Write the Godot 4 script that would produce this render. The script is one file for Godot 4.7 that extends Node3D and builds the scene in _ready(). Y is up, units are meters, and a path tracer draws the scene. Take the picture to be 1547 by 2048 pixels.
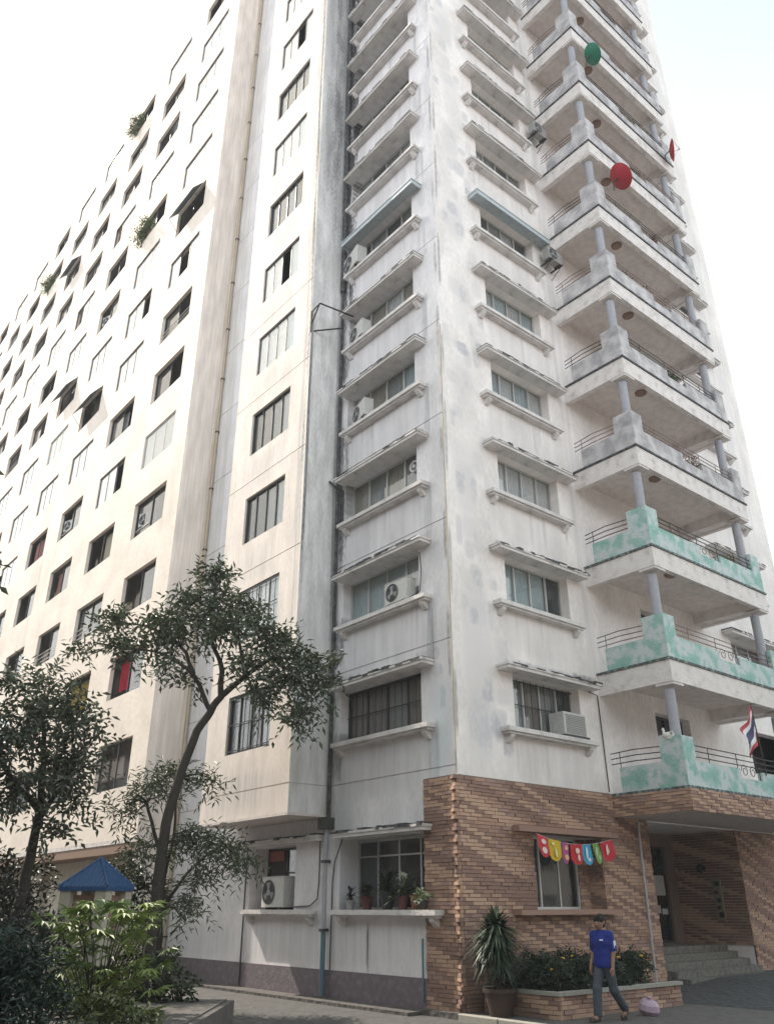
extends Node3D

# ---------------------------------------------------------------- helpers
var M := {}
var names := {}
var cache := {}

func lin(r: float, g: float, b: float) -> Color:
	return Color(r, g, b).linear_to_srgb()

class MB:
	var st := SurfaceTool.new()
	var col := Color(1, 1, 1)
	var n_tri := 0
	func _init():
		st.begin(Mesh.PRIMITIVE_TRIANGLES)
	func v(p: Vector3, n: Vector3, uv := Vector2.ZERO):
		st.set_color(col); st.set_normal(n); st.set_uv(uv); st.add_vertex(p)
	func tri(a: Vector3, b: Vector3, c: Vector3):
		var n := (b - a).cross(c - a).normalized()
		v(a, n); v(c, n); v(b, n)
		n_tri += 1
	# a, b, c, d run anticlockwise seen from outside
	func quad(a: Vector3, b: Vector3, c: Vector3, d: Vector3, ua := Vector2(0, 1), ub := Vector2(1, 1), uc := Vector2(1, 0), ud := Vector2(0, 0)):
		var n := (c - a).cross(d - b).normalized()
		v(a, n, ua); v(c, n, uc); v(b, n, ub)
		v(a, n, ua); v(d, n, ud); v(c, n, uc)
		n_tri += 2
	func box(x0: float, x1: float, y0: float, y1: float, z0: float, z1: float):
		var a := Vector3(x0, y0, z1); var b := Vector3(x1, y0, z1); var c := Vector3(x1, y1, z1); var d := Vector3(x0, y1, z1)
		var e := Vector3(x0, y0, z0); var f := Vector3(x1, y0, z0); var g := Vector3(x1, y1, z0); var h := Vector3(x0, y1, z0)
		quad(a, b, c, d); quad(f, e, h, g); quad(b, f, g, c); quad(e, a, d, h); quad(d, c, g, h); quad(e, f, b, a)
	# box with its front edges chamfered by k
	func cbox(x0: float, x1: float, y0: float, y1: float, z0: float, z1: float, k: float):
		var o := [Vector2(x0, y0), Vector2(x1, y0), Vector2(x1, y1), Vector2(x0, y1)]
		var i := [Vector2(x0 + k, y0 + k), Vector2(x1 - k, y0 + k), Vector2(x1 - k, y1 - k), Vector2(x0 + k, y1 - k)]
		for j in 4:
			var q: int = (j + 1) % 4
			quad(Vector3(o[j].x, o[j].y, z1 - k), Vector3(o[q].x, o[q].y, z1 - k), Vector3(i[q].x, i[q].y, z1), Vector3(i[j].x, i[j].y, z1))
			quad(Vector3(o[j].x, o[j].y, z0), Vector3(o[q].x, o[q].y, z0), Vector3(o[q].x, o[q].y, z1 - k), Vector3(o[j].x, o[j].y, z1 - k))
		quad(Vector3(i[0].x, i[0].y, z1), Vector3(i[1].x, i[1].y, z1), Vector3(i[2].x, i[2].y, z1), Vector3(i[3].x, i[3].y, z1))
		quad(Vector3(x1, y0, z0), Vector3(x0, y0, z0), Vector3(x0, y1, z0), Vector3(x1, y1, z0))
	func tube(pts: Array, radii: Array, sides := 8, caps := true):
		var rings := []
		var nrm := []
		var side := Vector3.ZERO
		for i in pts.size():
			var d: Vector3
			if i == 0: d = pts[1] - pts[0]
			elif i == pts.size() - 1: d = pts[i] - pts[i - 1]
			else: d = (pts[i + 1] - pts[i - 1])
			d = d.normalized()
			if side == Vector3.ZERO:
				side = d.cross(Vector3.UP if absf(d.y) < 0.9 else Vector3.RIGHT).normalized()
			side = (side - d * side.dot(d)).normalized()
			var w := d.cross(side).normalized()
			var ring := []
			var nr := []
			for k in sides:
				var a := TAU * k / sides
				var n := side * cos(a) + w * sin(a)
				nr.append(n)
				ring.append(pts[i] + n * radii[mini(i, radii.size() - 1)])
			rings.append(ring); nrm.append(nr)
		for i in pts.size() - 1:
			for k in sides:
				var q := (k + 1) % sides
				var a: Vector3 = rings[i][k]; var b: Vector3 = rings[i][q]; var c: Vector3 = rings[i + 1][q]; var d: Vector3 = rings[i + 1][k]
				v(a, nrm[i][k]); v(c, nrm[i + 1][q]); v(b, nrm[i][q])
				v(a, nrm[i][k]); v(d, nrm[i + 1][k]); v(c, nrm[i + 1][q])
				n_tri += 2
		if caps:
			for k in sides:
				tri(pts[0], rings[0][(k + 1) % sides], rings[0][k])
				tri(pts[-1], rings[-1][k], rings[-1][(k + 1) % sides])
	# profile of (radius, height) pairs turned round the y axis of xf
	func lathe(prof: Array, sides: int, xf := Transform3D.IDENTITY, smooth := true):
		for i in prof.size() - 1:
			var p: Vector2 = prof[i]; var q: Vector2 = prof[i + 1]
			var t := (q - p).normalized()
			var nn := Vector2(t.y, -t.x)
			for k in sides:
				var a0 := TAU * k / sides; var a1 := TAU * (k + 1) / sides
				var d0 := Vector3(cos(a0), 0, sin(a0)); var d1 := Vector3(cos(a1), 0, sin(a1))
				var A := xf * (d0 * p.x + Vector3.UP * p.y); var B := xf * (d1 * p.x + Vector3.UP * p.y)
				var C := xf * (d1 * q.x + Vector3.UP * q.y); var D := xf * (d0 * q.x + Vector3.UP * q.y)
				var n0 := (xf.basis * (d0 * nn.x + Vector3.UP * nn.y)).normalized()
				var n1 := (xf.basis * (d1 * nn.x + Vector3.UP * nn.y)).normalized()
				if not smooth:
					n0 = (n0 + n1).normalized(); n1 = n0
				v(A, n0); v(B, n1); v(C, n1)
				v(A, n0); v(C, n1); v(D, n0)
				n_tri += 2
	func leaf(p: Vector3, d: Vector3, up: Vector3, l: float, w: float):
		var s := d.cross(up).normalized()
		var n := s.cross(d).normalized()
		var m := p + d * l * 0.45
		var a := m + s * w * 0.5 + n * w * 0.16
		var b := m - s * w * 0.5 + n * w * 0.16
		var e := p + d * l - n * l * 0.10
		var n1 := (a - p).cross(e - p).normalized()
		if n1.dot(n) < 0: n1 = -n1
		var n2 := (b - p).cross(e - p).normalized()
		if n2.dot(n) < 0: n2 = -n2
		v(p, n1); v(e, n1); v(a, n1)
		v(p, n2); v(b, n2); v(e, n2)
		n_tri += 2
	func done() -> ArrayMesh:
		return st.commit()

func part(parent: Node, called: String, mesh: Mesh, mat: Material, pos := Vector3.ZERO, turn := 0.0) -> MeshInstance3D:
	var o := MeshInstance3D.new()
	o.name = called
	o.mesh = mesh
	if mat: o.material_override = mat
	o.position = pos
	o.rotation.y = turn
	parent.add_child(o, true)
	return o

func numbered(called: String) -> String:
	var k: int = names.get(called, 0)
	names[called] = k + 1
	return called if k == 0 else "%s_%03d" % [called, k]

func tag(o: Node, label: String, category: String, group := "", kind := ""):
	if label: o.set_meta("label", label)
	if category: o.set_meta("category", category)
	if group: o.set_meta("group", group)
	if kind: o.set_meta("kind", kind)

func thing(called: String, label: String, category: String, pos := Vector3.ZERO, turn := 0.0, group := "") -> Node3D:
	var o := Node3D.new()
	o.name = numbered(called)
	add_child(o)
	o.position = pos
	o.rotation.y = turn
	tag(o, label, category, group)
	return o

func single(called: String, mesh: Mesh, mat: Material, label: String, category: String, pos := Vector3.ZERO, turn := 0.0, group := "") -> MeshInstance3D:
	var o := part(self, numbered(called), mesh, mat, pos, turn)
	tag(o, label, category, group)
	return o

func structure(called: String, mesh: Mesh, mat: Material, pos := Vector3.ZERO) -> MeshInstance3D:
	var o := part(self, called, mesh, mat, pos)
	o.set_meta("kind", "structure")
	return o

# ---------------------------------------------------------------- textures
func noise(seed_: int, freq: float, oct := 4, type := FastNoiseLite.TYPE_SIMPLEX_SMOOTH) -> FastNoiseLite:
	var n := FastNoiseLite.new()
	n.seed = seed_; n.frequency = freq; n.noise_type = type
	n.fractal_octaves = oct
	return n

# seamless noise run through a ramp of [t, linear colour] steps
func ramp_tex(seed_: int, freq: float, size: int, ramp: Array, oct := 5) -> ImageTexture:
	var src := noise(seed_, freq, oct).get_seamless_image(size, size)
	src.convert(Image.FORMAT_L8)
	var lut := PackedByteArray()
	lut.resize(768)
	for i in 256:
		var t := i / 255.0
		var c: Color = ramp[0][1]
		for k in ramp.size() - 1:
			if t >= ramp[k][0]:
				var f: float = clampf((t - ramp[k][0]) / maxf(ramp[k + 1][0] - ramp[k][0], 1e-4), 0, 1)
				c = (ramp[k][1] as Color).lerp(ramp[k + 1][1], f)
		c = c.linear_to_srgb()
		lut[i * 3] = int(clampf(c.r, 0, 1) * 255); lut[i * 3 + 1] = int(clampf(c.g, 0, 1) * 255); lut[i * 3 + 2] = int(clampf(c.b, 0, 1) * 255)
	var d := src.get_data()
	var out := PackedByteArray()
	out.resize(d.size() * 3)
	for i in d.size():
		var k := d[i] * 3
		out[i * 3] = lut[k]; out[i * 3 + 1] = lut[k + 1]; out[i * 3 + 2] = lut[k + 2]
	return ImageTexture.create_from_image(Image.create_from_data(size, size, false, Image.FORMAT_RGB8, out))

func bump_tex(seed_: int, freq: float, size: int, strength: float, oct := 5) -> ImageTexture:
	var src := noise(seed_, freq, oct).get_seamless_image(size, size)
	src.convert(Image.FORMAT_RGBA8)
	src.bump_map_to_normal_map(strength)
	return ImageTexture.create_from_image(src)

# Weathered render of a whole facade, wm by hm metres. stains: [u0, u1, v0, v1, strength, streak 0..1, linear colour]
func facade_tex(pw: int, ph: int, wm: float, hm: float, base: Color, seed_: int, stains: Array, mottling := 0.06) -> ImageTexture:
	var n1 := noise(seed_, 0.012, 5).get_image(pw, ph)
	n1.convert(Image.FORMAT_L8)
	var fine := noise(seed_ + 1, 0.11, 3).get_image(pw, ph)
	fine.convert(Image.FORMAT_L8)
	var ns := noise(seed_ + 2, 0.05, 4).get_image(pw, maxi(ph / 10, 8))   # stretched upwards: rain streaks
	ns.convert(Image.FORMAT_L8)
	ns.resize(pw, ph, Image.INTERPOLATE_CUBIC)
	var a := n1.get_data(); var b := fine.get_data(); var s := ns.get_data()
	var sb := base.linear_to_srgb()
	var out := PackedByteArray()
	out.resize(pw * ph * 3)
	var R := sb.r * 255.0; var G := sb.g * 255.0; var B := sb.b * 255.0
	for i in pw * ph:
		var m := 1.0 + ((a[i] - 128) * 1.1 + (b[i] - 128) * 0.7 + (s[i] - 128) * 0.22) / 128.0 * mottling
		out[i * 3] = mini(255, int(R * m)); out[i * 3 + 1] = mini(255, int(G * m)); out[i * 3 + 2] = mini(255, int(B * m))
	for q in stains:
		var c: Color = (q[6] as Color).linear_to_srgb()
		var x0 := clampi(int(q[0] / wm * pw), 0, pw - 1); var x1 := clampi(int(q[1] / wm * pw), 0, pw - 1)
		var y0 := clampi(int((1.0 - q[3] / hm) * ph), 0, ph - 1); var y1 := clampi(int((1.0 - q[2] / hm) * ph), 0, ph - 1)
		var cr := c.r * 255.0; var cg := c.g * 255.0; var cb := c.b * 255.0
		var st: float = q[4]; var kk: float = q[5]
		var dx := maxf(x1 - x0, 1.0); var dy := maxf(y1 - y0, 1.0)
		for y in range(y0, y1 + 1):
			var fy := (y - y0) / dy
			var ey := 4.0 * fy * (1.0 - fy)
			for x in range(x0, x1 + 1):
				var i := y * pw + x
				var fx := (x - x0) / dx
				var ex := 4.0 * fx * (1.0 - fx)
				var nn := lerpf(a[i] * 0.55 + b[i] * 0.45, s[i] * 0.7 + b[i] * 0.3, kk) / 255.0
				var t := clampf((nn - 0.74 + 0.46 * minf(1.0, 1.3 * sqrt(ex * ey))) * 2.6, 0.0, 1.0) * st
				if t > 0.0:
					var j := i * 3
					out[j] = int(lerpf(out[j], cr, t)); out[j + 1] = int(lerpf(out[j + 1], cg, t)); out[j + 2] = int(lerpf(out[j + 2], cb, t))
	return ImageTexture.create_from_image(Image.create_from_data(pw, ph, false, Image.FORMAT_RGB8, out))

func mat(r: float, g: float, b: float, rough := 0.8, metal := 0.0) -> StandardMaterial3D:
	var m := StandardMaterial3D.new()
	m.albedo_color = lin(r, g, b)
	m.roughness = rough
	m.metallic = metal
	return m

func tri_mat(r: float, g: float, b: float, rough: float, tex: Texture2D, scale: float, bump: Texture2D = null, bscale := 1.0) -> StandardMaterial3D:
	var m := mat(r, g, b, rough)
	m.albedo_texture = tex
	m.uv1_triplanar = true
	m.uv1_world_triplanar = true
	m.uv1_scale = Vector3.ONE * scale
	if bump:
		m.normal_enabled = true
		m.normal_texture = bump
		m.normal_scale = bscale
	return m

# a flat wall in its own x (along), y (up) and z (out) with holes [x0, x1, y0, y1, depth] and grooves at heights
func wall(x0: float, x1: float, y0: float, y1: float, holes: Array, grooves := []) -> ArrayMesh:
	var xs := [x0, x1]; var ys := [y0, y1]
	for h in holes:
		xs.append(clampf(h[0], x0, x1)); xs.append(clampf(h[1], x0, x1)); ys.append(clampf(h[2], y0, y1)); ys.append(clampf(h[3], y0, y1))
	for g in grooves:
		ys.append(g); ys.append(g + 0.028)
	xs.sort(); ys.sort()
	var mb := MB.new()
	var W := x1 - x0; var H := y1 - y0
	for j in ys.size() - 1:
		if ys[j + 1] - ys[j] < 1e-4: continue
		var cy: float = (ys[j] + ys[j + 1]) / 2
		var n := 0.0
		for g in grooves:
			if cy > g and cy < g + 0.028: n = -0.022
		var run := false
		var start := 0.0
		for i in xs.size():
			var solid := false
			if i < xs.size() - 1:
				if xs[i + 1] - xs[i] < 1e-4: continue
				solid = true
				var cx: float = (xs[i] + xs[i + 1]) / 2
				for h in holes:
					if cx > h[0] and cx < h[1] and cy > h[2] and cy < h[3]:
						solid = false
						break
			if solid and not run:
				run = true
				start = xs[i]
			elif run and not solid:
				wq(mb, start, xs[i], ys[j], ys[j + 1], n, x0, y0, W, H)
				run = false
	for g in grooves:
		mb.quad(Vector3(x0, g, 0), Vector3(x1, g, 0), Vector3(x1, g, -0.022), Vector3(x0, g, -0.022))
		mb.quad(Vector3(x0, g + 0.028, -0.022), Vector3(x1, g + 0.028, -0.022), Vector3(x1, g + 0.028, 0), Vector3(x0, g + 0.028, 0))
	for h in holes:
		var d: float = -h[4]
		var a: float = h[0]; var b: float = h[1]; var c: float = h[2]; var e: float = h[3]
		var u0 := Vector2((a - x0) / W, 1.0 - (c - y0) / H); var u1 := Vector2((b - x0) / W, 1.0 - (e - y0) / H)
		mb.quad(Vector3(a, c, 0), Vector3(a, c, d), Vector3(a, e, d), Vector3(a, e, 0), u0, u0, Vector2(u0.x, u1.y), Vector2(u0.x, u1.y))
		mb.quad(Vector3(b, c, d), Vector3(b, c, 0), Vector3(b, e, 0), Vector3(b, e, d), Vector2(u1.x, u0.y), Vector2(u1.x, u0.y), u1, u1)
		mb.quad(Vector3(a, c, 0), Vector3(b, c, 0), Vector3(b, c, d), Vector3(a, c, d), u0, Vector2(u1.x, u0.y), Vector2(u1.x, u0.y), u0)
		mb.quad(Vector3(a, e, d), Vector3(b, e, d), Vector3(b, e, 0), Vector3(a, e, 0), Vector2(u0.x, u1.y), u1, u1, Vector2(u0.x, u1.y))
	return mb.done()

func wq(mb: MB, a: float, b: float, c: float, d: float, n: float, x0: float, y0: float, W: float, H: float):
	mb.quad(Vector3(a, c, n), Vector3(b, c, n), Vector3(b, d, n), Vector3(a, d, n),
		Vector2((a - x0) / W, 1 - (c - y0) / H), Vector2((b - x0) / W, 1 - (c - y0) / H), Vector2((b - x0) / W, 1 - (d - y0) / H), Vector2((a - x0) / W, 1 - (d - y0) / H))

# ---------------------------------------------------------------- building pieces
func corrugated(w: float, h: float, amp: float, pitch: float) -> ArrayMesh:
	var key := "cor%.2f_%.2f_%.2f" % [w, h, pitch]
	if cache.has(key): return cache[key]
	var mb := MB.new()
	var n := int(w / pitch * 4)
	for i in n:
		var a := float(i) / n * w; var b := float(i + 1) / n * w
		var za := sin(a / pitch * TAU) * amp + sin(a * 3.1) * amp * 0.6; var zb := sin(b / pitch * TAU) * amp + sin(b * 3.1) * amp * 0.6
		mb.quad(Vector3(a, 0, za), Vector3(b, 0, zb), Vector3(b, h, zb), Vector3(a, h, za))
	cache[key] = mb.done()
	return cache[key]

func boxmesh(x0: float, x1: float, y0: float, y1: float, z0: float, z1: float) -> ArrayMesh:
	var key := "b%.3f_%.3f_%.3f_%.3f_%.3f_%.3f" % [x0, x1, y0, y1, z0, z1]
	if not cache.has(key):
		var mb := MB.new()
		mb.box(x0, x1, y0, y1, z0, z1)
		cache[key] = mb.done()
	return cache[key]

func frame_mesh(w: float, h: float, n: int, bar: float, rail := -1.0) -> ArrayMesh:
	var key := "fr%.3f_%.3f_%d_%.3f_%.2f" % [w, h, n, bar, rail]
	if cache.has(key): return cache[key]
	var mb := MB.new()
	mb.box(0, w, 0, bar, -0.05, 0.02)
	mb.box(0, w, h - bar, h, -0.05, 0.02)
	mb.box(0, bar, bar, h - bar, -0.05, 0.02)
	mb.box(w - bar, w, bar, h - bar, -0.05, 0.02)
	for i in range(1, n):
		var x := w * i / n
		var zz := 0.012 if i % 2 else 0.0
		mb.box(x - bar * 0.42, x + bar * 0.42, bar, h - bar, -0.045 + zz, zz + 0.003)
	if rail > 0: mb.box(bar, w - bar, rail, rail + bar * 0.7, -0.04, 0.006)
	cache[key] = mb.done()
	return cache[key]

# a window set almost flush with the wall, pale blinds right behind the glass
func flush_window(parent: Node, pos: Vector3, w: float, h: float, n: int, frame: Material, blinds: Array, gap := -1) -> MeshInstance3D:
	var key := "ff%.2f_%.2f_%d" % [w, h, n]
	if not cache.has(key):
		var mb := MB.new()
		mb.box(0, w, 0, 0.04, -0.04, 0.0)
		mb.box(0, w, h - 0.05, h, -0.04, 0.004)
		mb.box(0, 0.05, 0.04, h - 0.05, -0.04, 0.0)
		mb.box(w - 0.04, w, 0.04, h - 0.05, -0.04, 0.0)
		for i in range(1, n): mb.box(w * i / n - 0.016, w * i / n + 0.016, 0.04, h - 0.05, -0.04, -0.004)
		cache[key] = mb.done()
	var o := part(parent, "window", cache[key], frame, pos)
	var pw := w / n
	for i in n:
		if i == gap: continue
		part(o, "pane", boxmesh(0.01, pw - 0.01, 0.03, h - 0.04, -0.018, -0.012), M.glass_clear, Vector3(i * pw, 0, 0))
		if i < blinds.size() and blinds[i] != null:
			part(o, "blind", boxmesh(0.005, pw - 0.005, 0.03, h - 0.04, -0.06, -0.05), blinds[i], Vector3(i * pw, 0, 0))
	return o

# a glazed window in its opening, lower left corner at pos; curtains: one material (or null) for each pane
func window(parent: Node, pos: Vector3, turn: float, w: float, h: float, n: int, frame: Material, glass: Material, curtains: Array, skip := [], rail := -1.0) -> MeshInstance3D:
	var o := part(parent, "window", frame_mesh(w, h, n, 0.05, rail), frame, pos, turn)
	var pw := w / n
	for i in n:
		if i in skip: continue
		part(o, "pane", boxmesh(0.02, pw - 0.02, 0.05, h - 0.05, -0.032, -0.024), glass, Vector3(i * pw, 0, 0.012 * (i % 2)))
		if i < curtains.size() and curtains[i] != null:
			part(o, "curtain", corrugated(pw, h - 0.06, 0.01, 0.13), curtains[i], Vector3(i * pw, 0.03, -0.075))
	return o

# concrete ledge with two corbels below; top at y = 0, from x0 to x1
func sill_mesh(w: float, d: float, back: float) -> ArrayMesh:
	var key := "sill%.2f_%.2f" % [w, d]
	if cache.has(key): return cache[key]
	var mb := MB.new()
	mb.box(0, w, -0.1, 0, -back, d)
	mb.box(0.05, w - 0.05, -0.15, -0.1, 0, d - 0.06)
	for x in [0.14, w - 0.28]:
		var p := [Vector2(0, -0.15), Vector2(d - 0.08, -0.15), Vector2(d - 0.1, -0.21), Vector2(0.05, -0.33), Vector2(0, -0.33)]
		for i in 5:
			var a: Vector2 = p[i]; var b: Vector2 = p[(i + 1) % 5]
			mb.quad(Vector3(x, a.y, a.x), Vector3(x, b.y, b.x), Vector3(x + 0.14, b.y, b.x), Vector3(x + 0.14, a.y, a.x))
		for i in range(1, 4):
			mb.tri(Vector3(x, p[0].y, p[0].x), Vector3(x, p[i + 1].y, p[i + 1].x), Vector3(x, p[i].y, p[i].x))
			mb.tri(Vector3(x + 0.14, p[0].y, p[0].x), Vector3(x + 0.14, p[i].y, p[i].x), Vector3(x + 0.14, p[i + 1].y, p[i + 1].x))
	cache[key] = mb.done()
	return cache[key]

# concrete hood: a thick slab; underside at y = 0
func hood_mesh(w: float, d: float) -> ArrayMesh:
	var key := "hood%.2f_%.2f" % [w, d]
	if cache.has(key): return cache[key]
	var mb := MB.new()
	mb.box(0, w, 0, 0.075, 0, d - 0.03)
	mb.box(-0.03, w + 0.03, 0.075, 0.125, 0, d)
	cache[key] = mb.done()
	return cache[key]

# blackened, crumbling render along the top of a hood
func crumble_mesh(w: float, d: float, seed_: int) -> ArrayMesh:
	var rng := RandomNumberGenerator.new()
	rng.seed = seed_
	var mb := MB.new()
	var x := -0.02
	while x < w:
		var l := minf(rng.randf_range(0.08, 0.35), w + 0.02 - x)
		if rng.randf() < 0.85:
			mb.box(x, x + l, 0.125, 0.13 + rng.randf_range(0.004, 0.05), 0, d - rng.randf_range(-0.004, 0.03))
			if rng.randf() < 0.75: mb.box(x, x + l, 0.125 - rng.randf_range(0.01, 0.05), 0.126, d - 0.01, d + 0.006)
		x += l
	return mb.done()

func hood(w: Node, width: float, d: float, seed_: int, pos: Vector3):
	var h := part(w, "hood", hood_mesh(width, d), M.ledge, pos)
	part(h, "crumbling_edge", crumble_mesh(width, d, seed_), M.moss_dark).set_meta("kind", "stuff")

# painted hood: slab with a deep drop front and side cheeks
func awning_mesh(w: float) -> ArrayMesh:
	var mb := MB.new()
	mb.box(0, w, 0.16, 0.2, 0, 0.40)
	mb.box(0, w, 0.05, 0.16, 0.37, 0.40)
	mb.box(0, 0.04, 0.05, 0.16, 0, 0.37)
	mb.box(w - 0.04, w, 0.05, 0.16, 0, 0.37)
	mb.box(-0.02, w + 0.02, 0.2, 0.235, 0, 0.42)
	return mb.done()

func bar_set(w: float, h: float, n: int, r := 0.009) -> ArrayMesh:
	var key := "bars%.2f_%.2f_%d" % [w, h, n]
	if cache.has(key): return cache[key]
	var mb := MB.new()
	for i in n:
		var x := w * (i + 0.5) / n
		mb.tube([Vector3(x, 0, 0), Vector3(x, h, 0)], [r], 5)
	for y in [0.05, h * 0.5, h - 0.05]:
		mb.box(0, w, y - 0.012, y + 0.012, -0.008, 0.008)
	cache[key] = mb.done()
	return cache[key]

# outdoor unit of an air conditioner, base centre at pos, fan facing the node's +z
func ac_unit(label: String, pos: Vector3, turn: float, group := "", s := 1.0, dirty := false):
	var o := thing("air_conditioner", label, "air conditioner", pos, turn, group)
	var w := 0.82 * s; var h := 0.56 * s; var d := 0.3 * s
	var mb := MB.new()
	mb.cbox(-w / 2, w / 2, 0.05, 0.05 + h, -d / 2, d / 2, 0.015)
	mb.box(-w / 2 - 0.008, w / 2 + 0.008, 0.05 + h, 0.065 + h, -d / 2 - 0.008, d / 2 + 0.008)
	part(o, "casing", mb.done(), M.ac_dirty if dirty else M.ac)
	var c := Transform3D(Basis(Vector3.RIGHT, PI / 2), Vector3(-w * 0.17, 0.05 + h / 2, d / 2))
	var fb := MB.new()
	fb.lathe([Vector2(h * 0.42, 0.0), Vector2(h * 0.42, 0.012), Vector2(h * 0.40, 0.02), Vector2(h * 0.385, 0.012), Vector2(h * 0.385, 0.0)], 28, c)
	for k in 4:
		var r := h * (0.1 + 0.075 * k)
		fb.lathe([Vector2(r, 0.006), Vector2(r + 0.006, 0.012), Vector2(r + 0.012, 0.006)], 24, c)
	for k in 6:
		var a := TAU * k / 6
		fb.tube([c * Vector3(cos(a) * h * 0.06, 0.01, sin(a) * h * 0.06), c * Vector3(cos(a) * h * 0.39, 0.01, sin(a) * h * 0.39)], [0.004], 4)
	var g := part(o, "fan_grille", fb.done(), M.ac_grille)
	var db := MB.new()
	db.lathe([Vector2(0.0, 0.003), Vector2(h * 0.385, 0.003)], 28, c)
	part(g, "fan_opening", db.done(), M.black)
	var hb := MB.new()
	hb.lathe([Vector2(h * 0.11, 0.004), Vector2(h * 0.1, 0.016), Vector2(0.0, 0.018)], 16, c)
	for k in 3:
		var a := TAU * k / 3
		var e := c * Vector3(cos(a) * h * 0.34, 0.004, sin(a) * h * 0.34); var f := c * Vector3(cos(a + 0.8) * h * 0.34, 0.008, sin(a + 0.8) * h * 0.34)
		hb.tri(c * Vector3(0, 0.006, 0), e, f)
	part(g, "fan", hb.done(), M.ac_fan)
	for x in [-w * 0.32, w * 0.32]:
		part(o, "foot", boxmesh(-0.03, 0.03, 0, 0.05, -d * 0.5, d * 0.5), M.dark_metal, Vector3(x, 0, 0))
	return o

# boxy air conditioner built into a window
func window_ac(label: String, pos: Vector3, turn: float, group: String):
	var o := thing("air_conditioner", label, "air conditioner", pos, turn, group)
	var mb := MB.new()
	mb.cbox(-0.42, 0.42, 0.05, 0.60, -0.25, 0.22, 0.02)
	part(o, "casing", mb.done(), M.ac)
	for i in 11:
		part(o, "louvre", boxmesh(-0.36, 0.36, 0, 0.022, 0.22, 0.235), M.ac_fan, Vector3(0, 0.1 + 0.042 * i, 0))
	part(o, "tray", boxmesh(-0.46, 0.44, 0.0, 0.05, -0.25, 0.27), M.dark_metal)
	return o

# rows of thin bricks over a face of w by h, standing proud of z = 0
func bricks(parent: Node, pos: Vector3, turn: float, w: float, h: float, holes: Array, seed_: int, single_most: int, from_left := true, course := 0.072, length := 0.31, quoin := 0.0) -> int:
	var rng := RandomNumberGenerator.new()
	rng.seed = seed_
	var nz := noise(seed_, 0.35, 2)
	var stuff := MB.new()
	var made := 0
	var list := []
	var rows := int(round(h / course))
	for j in rows:
		var y0 := j * course
		var y1 := minf(y0 + course - 0.008, h)
		var off := fposmod(-j * 0.2, length)
		var i := -1
		while true:
			var a := i * length + off
			i += 1
			if a > w: break
			var L := a + length - 0.008
			var x0 := maxf(a, 0.0); var x1 := minf(L, w)
			if x1 - x0 < 0.03: continue
			var spans := [[x0, x1]]
			for hl in holes:
				if y1 > hl[2] + 0.01 and y0 < hl[3] - 0.01:
					var nx := []
					for s in spans:
						if s[1] <= hl[0] or s[0] >= hl[1]: nx.append(s)
						else:
							if s[0] < hl[0] - 0.02: nx.append([s[0], hl[0]])
							if s[1] > hl[1] + 0.02: nx.append([hl[1], s[1]])
					spans = nx
			var col_id := int(floor((a + j * 0.2) / length + 0.5))
			for s in spans:
				var t := clampf(0.5 + nz.get_noise_2d(col_id * 5.3, j * 0.10) * 2.0 + rng.randf_range(-0.2, 0.2), 0, 0.999)
				var dep := rng.randf_range(0.028, 0.055)
				if quoin > 0.0 and s[1] > w - 0.03:
					var wl := minf(s[1] - s[0], 0.2)
					var za := rng.randf_range(0.03, 0.05); var zb := za + wl * rng.randf_range(0.35, 0.6)
					stuff.col = brick_tone(t)
					var xa: float = s[1] - wl; var xb: float = s[1]
					stuff.quad(Vector3(xa, y0, za), Vector3(xb, y0, zb), Vector3(xb, y1, zb), Vector3(xa, y1, za))
					stuff.quad(Vector3(xb, y0, zb), Vector3(xb, y0, 0), Vector3(xb, y1, 0), Vector3(xb, y1, zb))
					stuff.quad(Vector3(xa, y1, za), Vector3(xb, y1, zb), Vector3(xb, y1, 0), Vector3(xa, y1, 0))
					stuff.quad(Vector3(xa, y0, 0), Vector3(xb, y0, 0), Vector3(xb, y0, zb), Vector3(xa, y0, za))
					if s[1] - s[0] > 0.22: list.append([s[0], xa, y0, y1, rng.randf_range(0.03, 0.05), t])
					continue
				list.append([s[0], s[1], y0, y1, dep, t])
	if not from_left: list.sort_custom(func(p, q): return p[1] > q[1])
	else: list.sort_custom(func(p, q): return p[0] < q[0])
	for b in list:
		if made < single_most:
			var k := int(b[5] * 7)
			var o := part(parent, "brick", cache.brick, M.bricks[k], pos + Vector3(b[0], b[2], 0).rotated(Vector3.UP, turn), turn)
			o.scale = Vector3(b[1] - b[0], b[3] - b[2], b[4])
			made += 1
		else:
			stuff.col = brick_tone(b[5])
			stuff.box(b[0], b[1], b[2], b[3], 0.0, b[4])
	if stuff.n_tri > 0:
		var o := part(parent, "brick_cladding", stuff.done(), M.brick_stuff, pos, turn)
		o.set_meta("kind", "stuff")
	return made

func brick_tone(t: float) -> Color:
	var tones := [Color(0.27, 0.165, 0.132), Color(0.305, 0.185, 0.145), Color(0.34, 0.205, 0.155), Color(0.375, 0.228, 0.168), Color(0.41, 0.252, 0.182), Color(0.345, 0.225, 0.19), Color(0.50, 0.325, 0.235)]
	return tones[int(t * 7)]

func pipe(parent: Node, called: String, pts: Array, r: float, m: Material) -> MeshInstance3D:
	var mb := MB.new()
	mb.tube(pts, [r], 8)
	return part(parent, called, mb.done(), m)

# ---------------------------------------------------------------- materials
const TOP := 54.0
const DIRT := Color(0.055, 0.055, 0.06)
const GREY := Color(0.26, 0.26, 0.28)

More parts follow.
